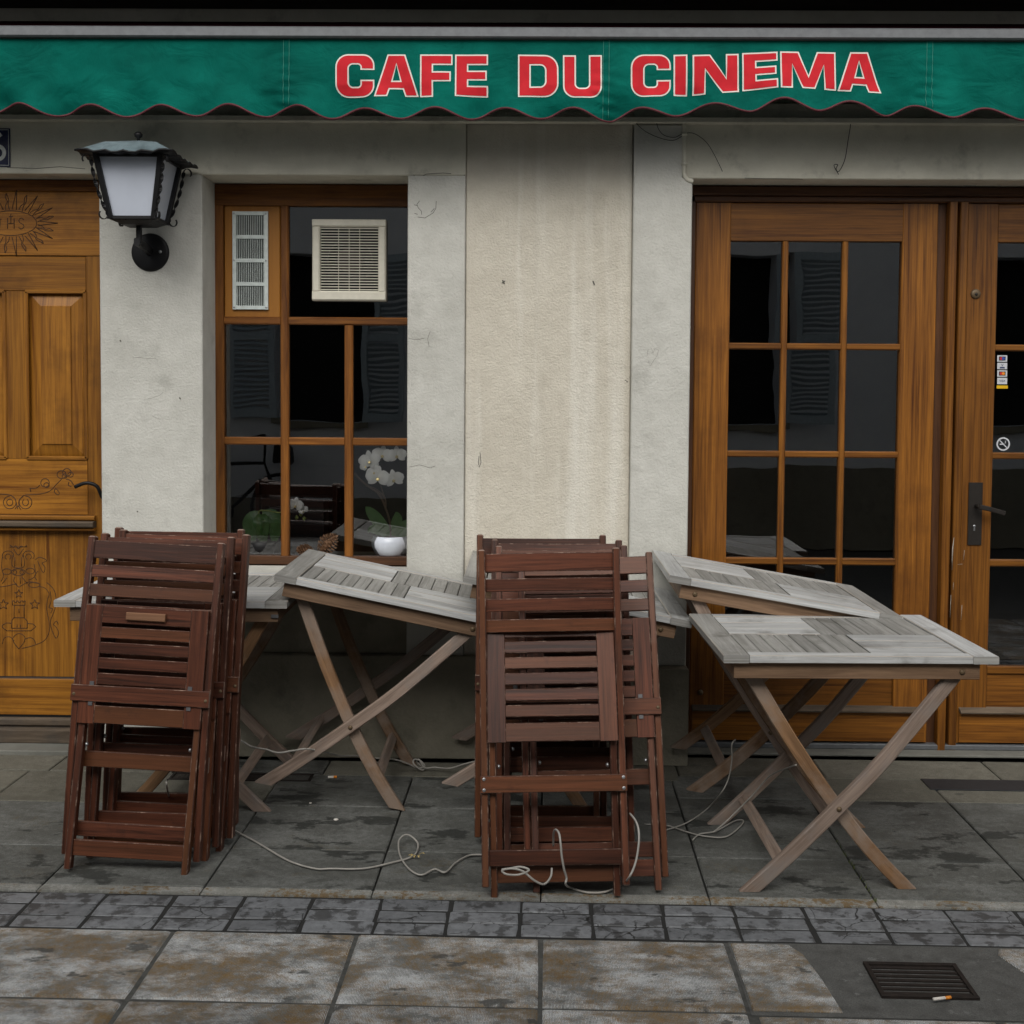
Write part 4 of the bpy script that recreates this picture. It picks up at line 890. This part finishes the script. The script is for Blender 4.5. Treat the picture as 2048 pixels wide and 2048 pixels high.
# ------------------------------------------------------------------ chairs
CL = 1.05
def build_chair():
    root = empty('folding_chair'); W3 = [MT['chair'], MT['chair_edge'], MT['chair_end']]
    def brd(name, pts, wd, w_, t_, ch=.002, tip=0, **kw):
        m = MB(); m.sweep(pts, wd, w_, t_, ch, tip=tip, **kw); return m.obj(name, W3, root)
    py_ = lambda z: .040-.090*z+.085*z*z            # gentle bow of the long posts
    for s_ in (-1, 1):
        brd('post', [(s_*.211, py_(z), z) for z in (.035, .25, .5, .75, CL)], (1, 0, 0), .022, .036, .003, tip=.004)
        brd('leg', [(s_*.186, -.004-.0*z+.03*(z/.62), z) for z in (0., .2, .4, .55)], (1, 0, 0), .021, .034, .003, tip=.002)
    def slat(z, h, bow=.014, dy=0.):
        pts = [(x, py_(z)+dy+bow*(1-(x/.2)**2)-.004, z) for x in (-.201, -.14, -.07, 0, .07, .14, .201)]
        brd('back_slat', pts, (0, .08, 1), h, .013, .002)
    slat(1.008, .058); slat(.938, .040); slat(.876, .040); slat(.812, .040)
    b = brd('crossbar', [(-.222, py_(.55)-.026, .55), (.222, py_(.55)-.026, .55)], (0, 0, 1), .052, .016, .002)
    for s_ in (-1, 1):
        m = MB(); m.lathe((s_*.212, py_(.55)-.0335, .546), [(.0055, 0), (.0055, .0012), (.002, .0008)], 10, (0, -1, 0)); m.obj('screw', MT['brass'], b)
    b = brd('crossbar', [(-.222, py_(.335)+.026, .335), (.222, py_(.335)+.026, .335)], (0, 0, 1), .050, .015, .002)
    for s_ in (-1, 1):
        for dz_ in (-.016, .016):
            m = MB(); m.lathe((s_*.212, py_(.335)+.0328, .335+dz_), [(.0055, 0), (.0055, .0014), (.0022, .001)], 10, (0, 1, 0)); m.obj('screw', MT['steel'], b)
    brd('crossbar', [(-.200, py_(.118)+.0, .118), (.200, py_(.118)+.0, .118)], (0, 0, 1), .046, .015, .002)
    brd('crossbar', [(-.176, .0, .066), (.176, .0, .066)], (0, 0, 1), .050, .015, .002)
    for s_ in (-1, 1):
        m = MB(); m.lathe((s_*.170, .014, .385), [(.007, 0), (.007, .004), (.004, .008)], 10, (-s_, 0, 0)); m.obj('pivot_bolt', MT['steel'], root)
        m = MB(); m.box((s_*.158-.007, -.0150, .512), (s_*.158+.007, -.0125, .588)); m.obj('bracket', MT['zinc'], root)
    # seat, folded flat between the posts; its lower edge can swing out to the far (+y) side
    seat = empty('seat', (0, -.002, .83), root)
    def sb_(name, pts, wd, w_, t_, ch=.002):
        m = MB(); m.sweep(pts, wd, w_, t_, ch); return m.obj(name, W3, seat)
    for s_ in (-1, 1): sb_('seat_stile', [(s_*.171, 0, 0), (s_*.171, 0, -.375)], (1, 0, 0), .056, .018)
    zs = [(-.001, -.056), (-.068, -.104), (-.117, -.153), (-.166, -.202), (-.215, -.251), (-.264, -.300), (-.318, -.374)]
    for a, b in zs: sb_('seat_slat', [(-.1425, 0, (a+b)/2), (.1425, 0, (a+b)/2)], (0, 0, 1), a-b, .015)
    m = MB(); m.sweep([(-.063, -.014, -.030), (.063, -.014, -.030)], (0, 0, 1), .026, .014, .003); m.obj('cleat', [MT['cleat_wood']]*3, seat)
    return root
ch0 = build_chair()
def place_chair(o, x, y, lean, lat, back, label, group, yaw=0., swing=0., z=0.):
    Rz = Matrix.Rotation(R(yaw)+(math.pi if back else 0), 4, 'Z')
    s_ = -1 if back else 1
    o.matrix_world = Matrix.Translation((x, y, z)) @ Rz @ Matrix.Rotation(R(lat*s_), 4, 'Y') @ Matrix.Rotation(R(-lean*s_), 4, 'X')
    for c in o.children:
        if c.name.startswith('seat') and c.type == 'EMPTY': c.rotation_euler.x = R(swing)
    tag(o, label, 'chair', group)
GL, GC = 'folded chairs stacked on the left', 'folded chairs stacked in the middle'
place_chair(ch0, -1.255, -1.237, 7.8, 2.6, False, 'front folded chair of the left stack, seat cleat and crossbar in full view', GL, -.5)
for x, y, ln_, la, yw, lab in [(-1.222, -1.128, 7.0, 1.4, .5, 'second folded chair of the left stack, just behind the front one'), (-1.196, -1.040, 6.2, 1.7, -1., 'third folded chair of the left stack, its right post tallest'), (-1.208, -.935, 4.0, .6, .8, 'rearmost folded chair of the left stack, against the level table')]:
    o = copy_tree(ch0); place_chair(o, x, y, ln_, la, False, lab, GL, yw)
for x, y, ln_, la, back, yw, sw, lab in [(.098, -1.385, 12.6, -1.4, True, .6, 9., 'front folded chair of the middle stack, slatted seat turned to the street'),
                                 (.226, -1.345, 17.5, -2.2, False, -1.0, 0., 'folded chair sticking out right of the middle stack, leaning most'),
                                 (.135, -1.215, 15.0, -.7, False, .8, 0., 'folded chair just behind the right leaning one in the middle stack'),
                                 (.112, -1.120, 11.6, -.3, False, .6, 0., 'folded chair behind the front one of the middle stack with rounded light post tops'),
                                 (.056, -1.020, 8.6, -.3, False, -.4, 0., 'rearmost and tallest folded chair of the middle stack')]:
    o = copy_tree(ch0); place_chair(o, x, y, ln_, la, back, lab, GC, yw, sw)

# ------------------------------------------------------------------ cables and litter
c8 = lambda x, y, z=.006: gnd(x/2.76, 1460+y/2.76, z)
ca = lambda x, y, z=.006: gnd(80+x/2.542, 1020+y/2.542, z)
z3 = lambda x, y, z=.006: gnd(x/1.8867, 1680+y/1.8867, z)
wire('white_cable', [at(350, 1545, -.9), at(338, 1556, -1.0), at(333, 1570, -1.12), ca(680, 1500, .03), ca(800, 1560, .015), c8(1200, 510), c8(1400, 610), c8(1590, 720), c8(1740, 765), z3(1250, 108), z3(1370, 108), z3(1480, 85), z3(1560, 60), z3(1578, 20), z3(1560, -8, .02), z3(1530, -20, .03), z3(1505, 5, .02), z3(1510, 60), z3(1545, 110), z3(1590, 132), z3(1640, 110), z3(1680, 122), z3(1720, 85), z3(1770, 58), z3(1820, 55), z3(1870, 50)], .0031, 'white cable snaking over the slabs from the left chairs to the middle stack', 'cable', 'cable')
k1 = lambda x, y, Y: at(560+x/4.6, 1380+y/4.6, Y)
k8 = lambda x, y, Y: at(380+x/4.6, 1300+y/4.6, Y)
wire('white_cable', [k8(440, 820, -.62), k8(500, 850, -.62), k8(570, 890, -.66), k8(700, 915, -.70), k8(810, 945, -.72), k8(950, 925, -.72), k1(120, 560, -.715), k1(245, 542, -.714), k1(430, 575, -.62), k1(560, 605, -.5), k1(700, 605, -.4), k1(860, 625, -.3), k1(1050, 638, -.25), k1(1180, 680, -.22), k1(1270, 720, -.2), k1(1330, 700, -.2), k1(1290, 650, -.2), k1(1235, 640, -.2), k1(1230, 680, -.21), k1(1300, 735, -.21), k1(1325, 720, -.19), k1(1260, 665, -.19), k1(1280, 640, -.2), k1(1330, 715, -.2), k1(1420, 712, -.2), k1(1560, 720, -.22), k1(1700, 680, -.24), k1(1830, 652, -.26), k1(2000, 640, -.28)], .0034, 'knotted white cable strung along the foot of the wall', 'cable', 'cable')
s5 = lambda x, y, Y: at(930+x/4.493, 1440+y/4.493, Y)
wire('white_cable', [s5(780, 1330, -1.40), s5(770, 1410, -1.42), s5(710, 1475, -1.455), s5(620, 1440, -1.47), s5(520, 1360, -1.475), s5(420, 1335, -1.475), s5(335, 1350, -1.475), s5(370, 1385, -1.475), s5(480, 1390, -1.475), s5(575, 1350, -1.475), s5(500, 1320, -1.47), s5(400, 1335, -1.465), s5(330, 1345, -1.47)], .0034, 'short loop of white cable hanging on the lower bar of the front middle chair', 'cable', 'cable')
wire('white_cable', [s5(795, 1130, -1.33), s5(795, 1030, -1.36), s5(812, 985, -1.42), s5(845, 1020, -1.46), s5(860, 1120, -1.48), s5(870, 1230, -1.485), s5(890, 1340, -1.48), s5(912, 1420, -1.47), s5(905, 1475, -1.47), gnd(1140, 1775, .006), gnd(1175, 1785, .006), gnd(1213, 1783, .006), gnd(1243, 1768, .006), s5(1470, 1420, -1.47), s5(1530, 1290, -1.45), s5(1560, 1120, -1.43), s5(1560, 990, -1.41), s5(1530, 900, -1.38), s5(1480, 840, -1.34)], .0034, 'long white cable draped over the crossbar and along the foot of the middle stack', 'cable', 'cable')
b2 = lambda x, y, z=.006: gnd(1280+x/2.5156, 1080+y/2.5156, z)
y2 = lambda x, y, Y: at(1280+x/2.5156, 1080+y/2.5156, Y)
wire('white_cable', [y2(480, 1005, -.69), y2(462, 1030, -.712), y2(462, 1110, -.70), y2(445, 1200, -.70), y2(410, 1270, -.72), b2(340, 1350), b2(240, 1420), b2(130, 1460), b2(60, 1480)], .0026, 'pale cable looping down from the tilted right table', 'cable', 'cable')
wire('white_cable', [b2(20, 1430), b2(140, 1438), b2(240, 1470), b2(340, 1492), b2(440, 1490), b2(520, 1420), b2(480, 1412), b2(380, 1465), b2(300, 1480), b2(265, 1510)], .0026, 'pale cable coiled on the slabs beside the right table legs', 'cable', 'cable')
wire('white_cable', [y2(785, 1132, -1.30), y2(720, 1155, -1.05), y2(650, 1190, -.90), y2(560, 1290, -.84), y2(450, 1400, -.82), b2(370, 1470, .02)], .0026, 'pale cable running down the rear leg of the level right table', 'cable', 'cable')
# litter
m = MB(); q = gnd(1884, 1996.5, .0045); d_ = Vector((.024, .006, 0)); m.tube([q-d_, q+d_*.35], .004, 8); b_ = m.obj('cigarette_butt', MT['letter_white']); tag(b_, 'cigarette butt lying beside the drain grate', 'cigarette butt')
m = MB(); m.tube([q+d_*.35, q+d_], .0042, 8); m.obj('filter', I_O, b_)
m = MB(); q = gnd(833, 1712, .006)
for a in (0, .5, -.5, 1.1, 2.6): m.add([q, q+Vector((.020*math.cos(a+4)-.004, .020*math.sin(a+4), .008)), q+Vector((.028*math.cos(a+4), .028*math.sin(a+4), .004)), q+Vector((.020*math.cos(a+4)+.004, .020*math.sin(a+4)+.003, .009))], [(0, 1, 2, 3)])
t = T('dry_leaf'); lf = m.obj('dry_leaf', t.out((.42, .32, .12), .8)); tag(lf, 'dry yellow leaf on the slabs by the loop of cable', 'leaf')
for (px, py, r_), lab in (((672, 1641, .009), 'small white pebble on the slabs below the tilted table'), ((621, 1607, .005), 'tiny pale chip on the slab left of the tilted table foot')):
    m = MB(); q = gnd(px, py, .0); m.lathe(q, [(r_*.5, 0), (r_, r_*.35), (r_*.9, r_*.6), (r_*.3, r_*.75)], 8); o = m.obj('pebble', MT['letter_white']); tag(o, lab, 'pebble')
m = MB(); q = at(656, 1541, -.30); q.z = .006; m.tube([q, q+Vector((.022, .003, 0))], .005, 8); o = m.obj('cigarette_butt', MT['letter_white']); tag(o, 'cigarette butt at the foot of the wall beside the cellar grate', 'cigarette butt')
m = MB(); m.tube([q+Vector((.022, .003, 0)), q+Vector((.034, .0045, 0))], .0051, 8); m.obj('filter', I_O, o)
m = MB(); q = gnd(1110, 1627, 0)
for k in range(9):
    a = 2*math.pi*k/9; m.add([q+Vector((0, 0, .018)), q+Vector((.034*math.cos(a), .022*math.sin(a), .002+.012*random.random())), q+Vector((.034*math.cos(a+.7), .022*math.sin(a+.7), .002+.012*random.random()))], [(0, 1, 2)])
o = m.obj('paper_scrap', MT['letter_white']); tag(o, 'crumpled white paper under the middle stack of chairs', 'paper')
# weeds in the joint
m = MB()
for k in range(34):
    v_ = -1.37+.5*random.random()**1.6; q = G(1.083+random.uniform(-.006, .006), v_, -.004); h_ = .006+.014*random.random(); a = random.random()*6.28
    m.add([q+Vector((-.0015, 0, 0)), q+Vector((.0015, 0, 0)), q+Vector((.006*math.cos(a), .006*math.sin(a), h_))], [(0, 1, 2)])
tag(m.obj('joint_weeds', plain('weed', (.10, .12, .04), .8)), 'sparse green weeds in the joint below the level right table', 'weeds', kind='stuff')

# ------------------------------------------------------------------ plants and things behind the window
SZ = .776
def leaf_blade(m, base, tip, w_, bendv, n=8):
    base, tip = Vector(base), Vector(tip); mid = (base+tip)/2+Vector(bendv); vs = []
    for i in range(n+1):
        t_ = i/n; c = base*(1-t_)**2+mid*2*t_*(1-t_)+tip*t_*t_; d = ((mid-base)*(1-t_)+(tip-mid)*t_).normalized(); s_ = d.cross(Vector((0, -1, .4))).normalized()
        ww = w_*math.sin(math.pi*min(1, .12+.88*t_))**.7*.5 if t_ < 1 else 0.001
        vs += [c-s_*ww+Vector((0, -.004, .004)), c, c+s_*ww+Vector((0, -.004, .004))]
    m.add(vs, [(i*3+k, i*3+k+1, i*3+k+4, i*3+k+3) for i in range(n) for k in range(2)], smooth=True)
def flower(parent, c, r, rot=0., name='flower'):
    m = MB(); c = Vector(c)
    def petal(a, L_, w_, back=0.):
        n = 6; vs = [c]
        for i in range(1, n+1):
            t_ = i/n; ww = w_*math.sin(math.pi*(t_*.80+.12))
            d = Vector((math.cos(a), 0, math.sin(a))); s_ = Vector((-math.sin(a), 0, math.cos(a))); o_ = Vector((0, -.012*math.sin(t_*2.2)+back, 0))
            vs += [c+d*L_*t_-s_*ww*.5+o_+Vector((0, .004, 0)), c+d*L_*t_+o_, c+d*L_*t_+s_*ww*.5+o_+Vector((0, .004, 0))]
        fs = [(0, 1, 2), (0, 2, 3)]+[(1+i*3+k, 1+i*3+k+3, 1+i*3+k+4, 1+i*3+k+1) for i in range(n-1) for k in range(2)]
        m.add(vs, fs, smooth=True)
    for a in (90, 215, 325): petal(R(a+rot), r*.95, r*.62, .004)
    for a in (8, 172): petal(R(a+rot), r*1.05, r*1.15, -.002)
    o = m.obj(name, MT['petal'], parent)
    m = MB(); m.lathe(c+Vector((0, -.004, -.006)), [(.002, 0), (r*.16, .006), (r*.13, .012), (.002, .016)], 8, (0, -1, -.3)); m.obj('lip', MT['petal_lip'], o)
YP = .285
e = empty('orchid', at(782, 1112, YP)); tag(e, 'white orchid in a round white pot at the right of the window', 'plant'); L0 = e.location.copy()
lp = lambda x, y, Y=YP: at(380+x/2.415, 350+y/2.415, Y)-L0
m = MB(); hw = .083; m.lathe((0, 0, 0), [(.052, 0), (.070, .012), (.084, .045), (.085, .065), (.078, .088), (.074, .090), (.071, .084), (.010, .078)], 28); m.obj('pot', MT['pot'], e)
m = MB(); m.lathe((0, 0, .078), [(.072, 0), (.06, .006), (.01, .01)], 18); m.obj('bark', MT['cone'], e)
m = MB(); m.tube(smooth_path([(0, 0, .07), lp(965, 1680), lp(945, 1610), lp(915, 1545), lp(870, 1510), lp(820, 1470), lp(795, 1440)], 4), .0045, 7); m.tube(smooth_path([lp(945, 1610), lp(940, 1560), lp(900, 1520), lp(850, 1500)], 4), .004, 6); m.tube(smooth_path([lp(940, 1560), lp(915, 1480), lp(900, 1400), lp(940, 1370), lp(1000, 1370)], 4), .003, 6); m.obj('stem', MT['stem'], e)
for a, b, w_, bn in (((0, 0, .08), lp(848, 1605), .055, (-.02, 0, .03)), ((0, 0, .08), lp(995, 1630), .05, (.03, 0, .02)), ((0, 0, .08), lp(860, 1730), .045, (-.03, -.02, .05)), ((0, 0, .08), lp(1080, 1690), .05, (.04, -.02, .05)), ((0, 0, .08), lp(1090, 1760), .045, (.05, -.03, .06))):
    m = MB(); leaf_blade(m, a, b, w_, bn); m.obj('leaf', MT['leaf'], e)
for x, y, r_, q in ((868, 1378, .050, 10), (930, 1350, .048, -8), (1000, 1352, .046, 5), (850, 1400, .030, 40), (908, 1460, .056, -4), (985, 1468, .048, 12), (890, 1430, .036, 25)): flower(e, lp(x, y, YP-.03-.01*random.random()), r_*.92, q)
e = empty('orchid', at(524, 1110, YP)); tag(e, 'dark leaved orchid with small white bloom at the left of the window', 'plant'); L0 = e.location.copy()
m = MB(); m.lathe((0, 0, 0), [(.05, 0), (.065, .06), (.06, .062)], 20); m.obj('pot', MT['black_metal'], e)
for a, b, w_, bn in ((lp(340, 1640), lp(310, 1800), .070, (-.05, -.02, .03)), (lp(345, 1640), lp(360, 1800), .065, (.0, -.04, .04)), (lp(350, 1640), lp(400, 1790), .070, (.06, -.02, .04)), (lp(340, 1640), lp(275, 1740), .06, (-.03, -.02, .03)), (lp(350, 1640), lp(425, 1720), .05, (.04, 0, .05)), (lp(345, 1650), lp(335, 1770), .05, (-.01, -.05, .03))):
    m = MB(); leaf_blade(m, a, b, w_, bn); m.obj('leaf', MT['leaf'], e)
m = MB(); m.tube(smooth_path([(0, 0, .05), lp(330, 1640), lp(360, 1620), lp(440, 1630), lp(500, 1590), lp(540, 1600)], 4), .003, 6); m.obj('stem', MT['bud'], e)
flower(e, lp(510, 1592, YP-.03), .036, -10); flower(e, lp(550, 1618, YP-.02), .022, 30)
for x, y in ((515, 1655), (535, 1640), (552, 1660)):
    m = MB(); q = lp(x, y); m.lathe(q, [(.001, -.010), (.008, -.003), (.008, .004), (.001, .012)], 8); m.obj('bud', MT['bud'], e)
for px, py, L_, ax, lab in ((655, 1088, .105, (.5, -.1, .55), 'large pine cone lying on the window sill'), (612, 1101, .07, (-1, -.1, .15), 'smaller pine cone beside the large one on the window sill')):
    c = at(px, py, YP-.05); m = MB(); ax = Vector(ax).normalized(); s1 = ax.orthogonal().normalized(); s2 = ax.cross(s1)
    for i in range(90):
        t_ = i/90; r_ = L_*.36*math.sin(math.pi*(.12+.84*t_))+.003; a = i*2.39996; d = s1*math.cos(a)+s2*math.sin(a); q = c+ax*(t_-.5)*L_
        tg = ax.cross(d); m.add([q, q+d*r_+tg*.007+ax*.004, q+d*r_*1.14+ax*.010, q+d*r_-tg*.007+ax*.004], [(0, 1, 2, 3)])
    m.tube([c-ax*L_*.48, c, c+ax*L_*.46], .008, 8, rs=[.01, L_*.2, .003]); o = m.obj('pine_cone', MT['cone']); tag(o, lab, 'pine cone')
m = MB(); a, b = at(470, 1040, .50), at(650, 1110, .50); m.box((a.x, .46, SZ), (b.x, .60, at(600, 995, .46).z), .004); o = m.obj('black_box', MT['black_metal']); tag(o, 'black box behind the plants on the window sill', 'box')

# ------------------------------------------------------------------ house across the street (seen mirrored in the panes)
H = empty('opposite_house', (0, -6.6, 0)); tag(H, 'white house across the street with louvred shutters', 'building')
def hb(name, lo, hi, mat, parent=H, ch=.004): m = MB(); m.box(lo, hi, ch); return m.obj(name, MT[mat], parent)
wins = [(-2.05, .95), (-.05, .8), (2.02, 1.0), (5.0, 1.15), (-6., 1.2)]
zs0, zs1 = 1.20, 2.85
xs = sorted([(c-w_/2, c+w_/2) for c, w_ in wins]); edge = -9.
for a, b in xs+[(9., 9.)]:
    hb('wall', (edge, -.4, .80), (a, 0, 3.9), 'far_plaster'); edge = b
for a, b in xs:
    hb('wall', (a, -.4, .80), (b, 0, zs0), 'far_plaster'); hb('wall', (a, -.4, zs1), (b, 0, 3.9), 'far_plaster')
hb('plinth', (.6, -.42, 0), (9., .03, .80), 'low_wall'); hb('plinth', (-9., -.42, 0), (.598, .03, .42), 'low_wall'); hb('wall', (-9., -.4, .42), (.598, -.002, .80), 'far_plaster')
hb('roof_eave', (-9.2, -.6, 3.9), (9.2, .35, 4.05), 'door_wood_dark')
for a, b in xs:
    w_ = empty('window', (0, 0, 0), H)
    hb('reveal_back', (a, -.38, zs0), (b, -.30, zs1), 'dark_void', w_)
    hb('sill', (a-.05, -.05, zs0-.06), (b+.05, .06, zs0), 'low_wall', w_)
    for s_, x in ((-1, a), (1, b)):
        sw = (b-a)/2; m = MB(); an = R(8 if s_ < 0 else 28); dv = Vector((s_*math.cos(an), math.sin(an), 0))
        o_ = Vector((x, .02, 0)); fr2 = .06
        for q0, q1 in ((0, fr2), (sw-fr2, sw)): m.sweep([o_+dv*(q0+q1)/2+Vector((0, 0, zs0)), o_+dv*(q0+q1)/2+Vector((0, 0, zs1))], dv, fr2, .035)
        for z in (zs0+.04, (zs0+zs1)/2, zs1-.04): m.sweep([o_+dv*fr2+Vector((0, 0, z)), o_+dv*(sw-fr2)+Vector((0, 0, z))], (0, 0, 1), .08, .03)
        for k in range(30):
            z = zs0+.09+(zs1-zs0-.18)*k/29; m.sweep([o_+dv*fr2+Vector((0, 0, z)), o_+dv*(sw-fr2)+Vector((0, 0, z))], Vector((-dv.y, dv.x, .8)), .045, .006)
        m.obj('shutter', MT['shutter'], w_)

# bicycle leaning on the far wall (its mirror image shows low in the left window)
BX = -3.45
by = empty('bicycle', (BX, -6.32, 0)); tag(by, 'dark bicycle parked against the house across the street', 'bicycle')
blk = MT['black_metal']
for x in (0., 1.02):
    wh = empty('wheel', (x, 0, .34), by)
    m = MB(); m.tube([(.33*math.cos(2*math.pi*i/36), 0, .33*math.sin(2*math.pi*i/36)) for i in range(37)], .018, 8, cap=False); m.obj('tyre', blk, wh)
    m = MB()
    for i in range(14): m.tube([(0, 0, 0), (.32*math.cos(i*.4488), 0, .32*math.sin(i*.4488))], .0015, 4)
    o = m.obj('spokes', MT['steel'], wh); o['kind'] = 'stuff'
    m = MB(); m.lathe((0, -.04, 0), [(.02, 0), (.03, .01), (.03, .07), (.02, .08)], 12, (0, 1, 0)); m.obj('hub', blk, wh)
q = {'r': (0, 0, .34), 'b': (.43, 0, .30), 's': (.27, 0, .78), 'h': (.84, 0, .80), 'f': (1.02, 0, .34), 'hb': (.80, 0, .62)}
for a, b, rr in (('r', 'b', .012), ('r', 's', .010), ('b', 's', .016), ('s', 'h', .016), ('b', 'hb', .018), ('h', 'f', .014)):
    m = MB(); m.tube([q[a], q[b]], rr, 8); m.obj('frame_tube', blk, by)
m = MB(); m.tube([q['s'], (.245, 0, .90)], .012, 8); m.obj('seat_post', blk, by)
m = MB(); m.tube([(.10, 0, .92), (.20, 0, .93), (.30, 0, .92), (.40, 0, .91)], .03, 10, rs=[.05, .065, .04, .02]); m.obj('saddle', blk, by)
m = MB(); m.tube(smooth_path([(.74, -.30, 1.02), (.80, -.26, 1.03), (.84, -.10, 1.04), (.84, .10, 1.04), (.80, .26, 1.03), (.74, .28, 1.02)], 4), .013, 8); m.tube([q['h'], (.83, 0, 1.04)], .013, 8); m.obj('handlebar', blk, by)
m = MB(); m.lathe((.43, -.02, .30), [(.085, 0), (.095, .01), (.095, .03), (.02, .04)], 20, (0, 1, 0)); m.obj('chainring', blk, by)
m = MB(); m.box((.95, -.14, .80), (1.22, .14, 1.0), .02); m.obj('basket', blk, by)
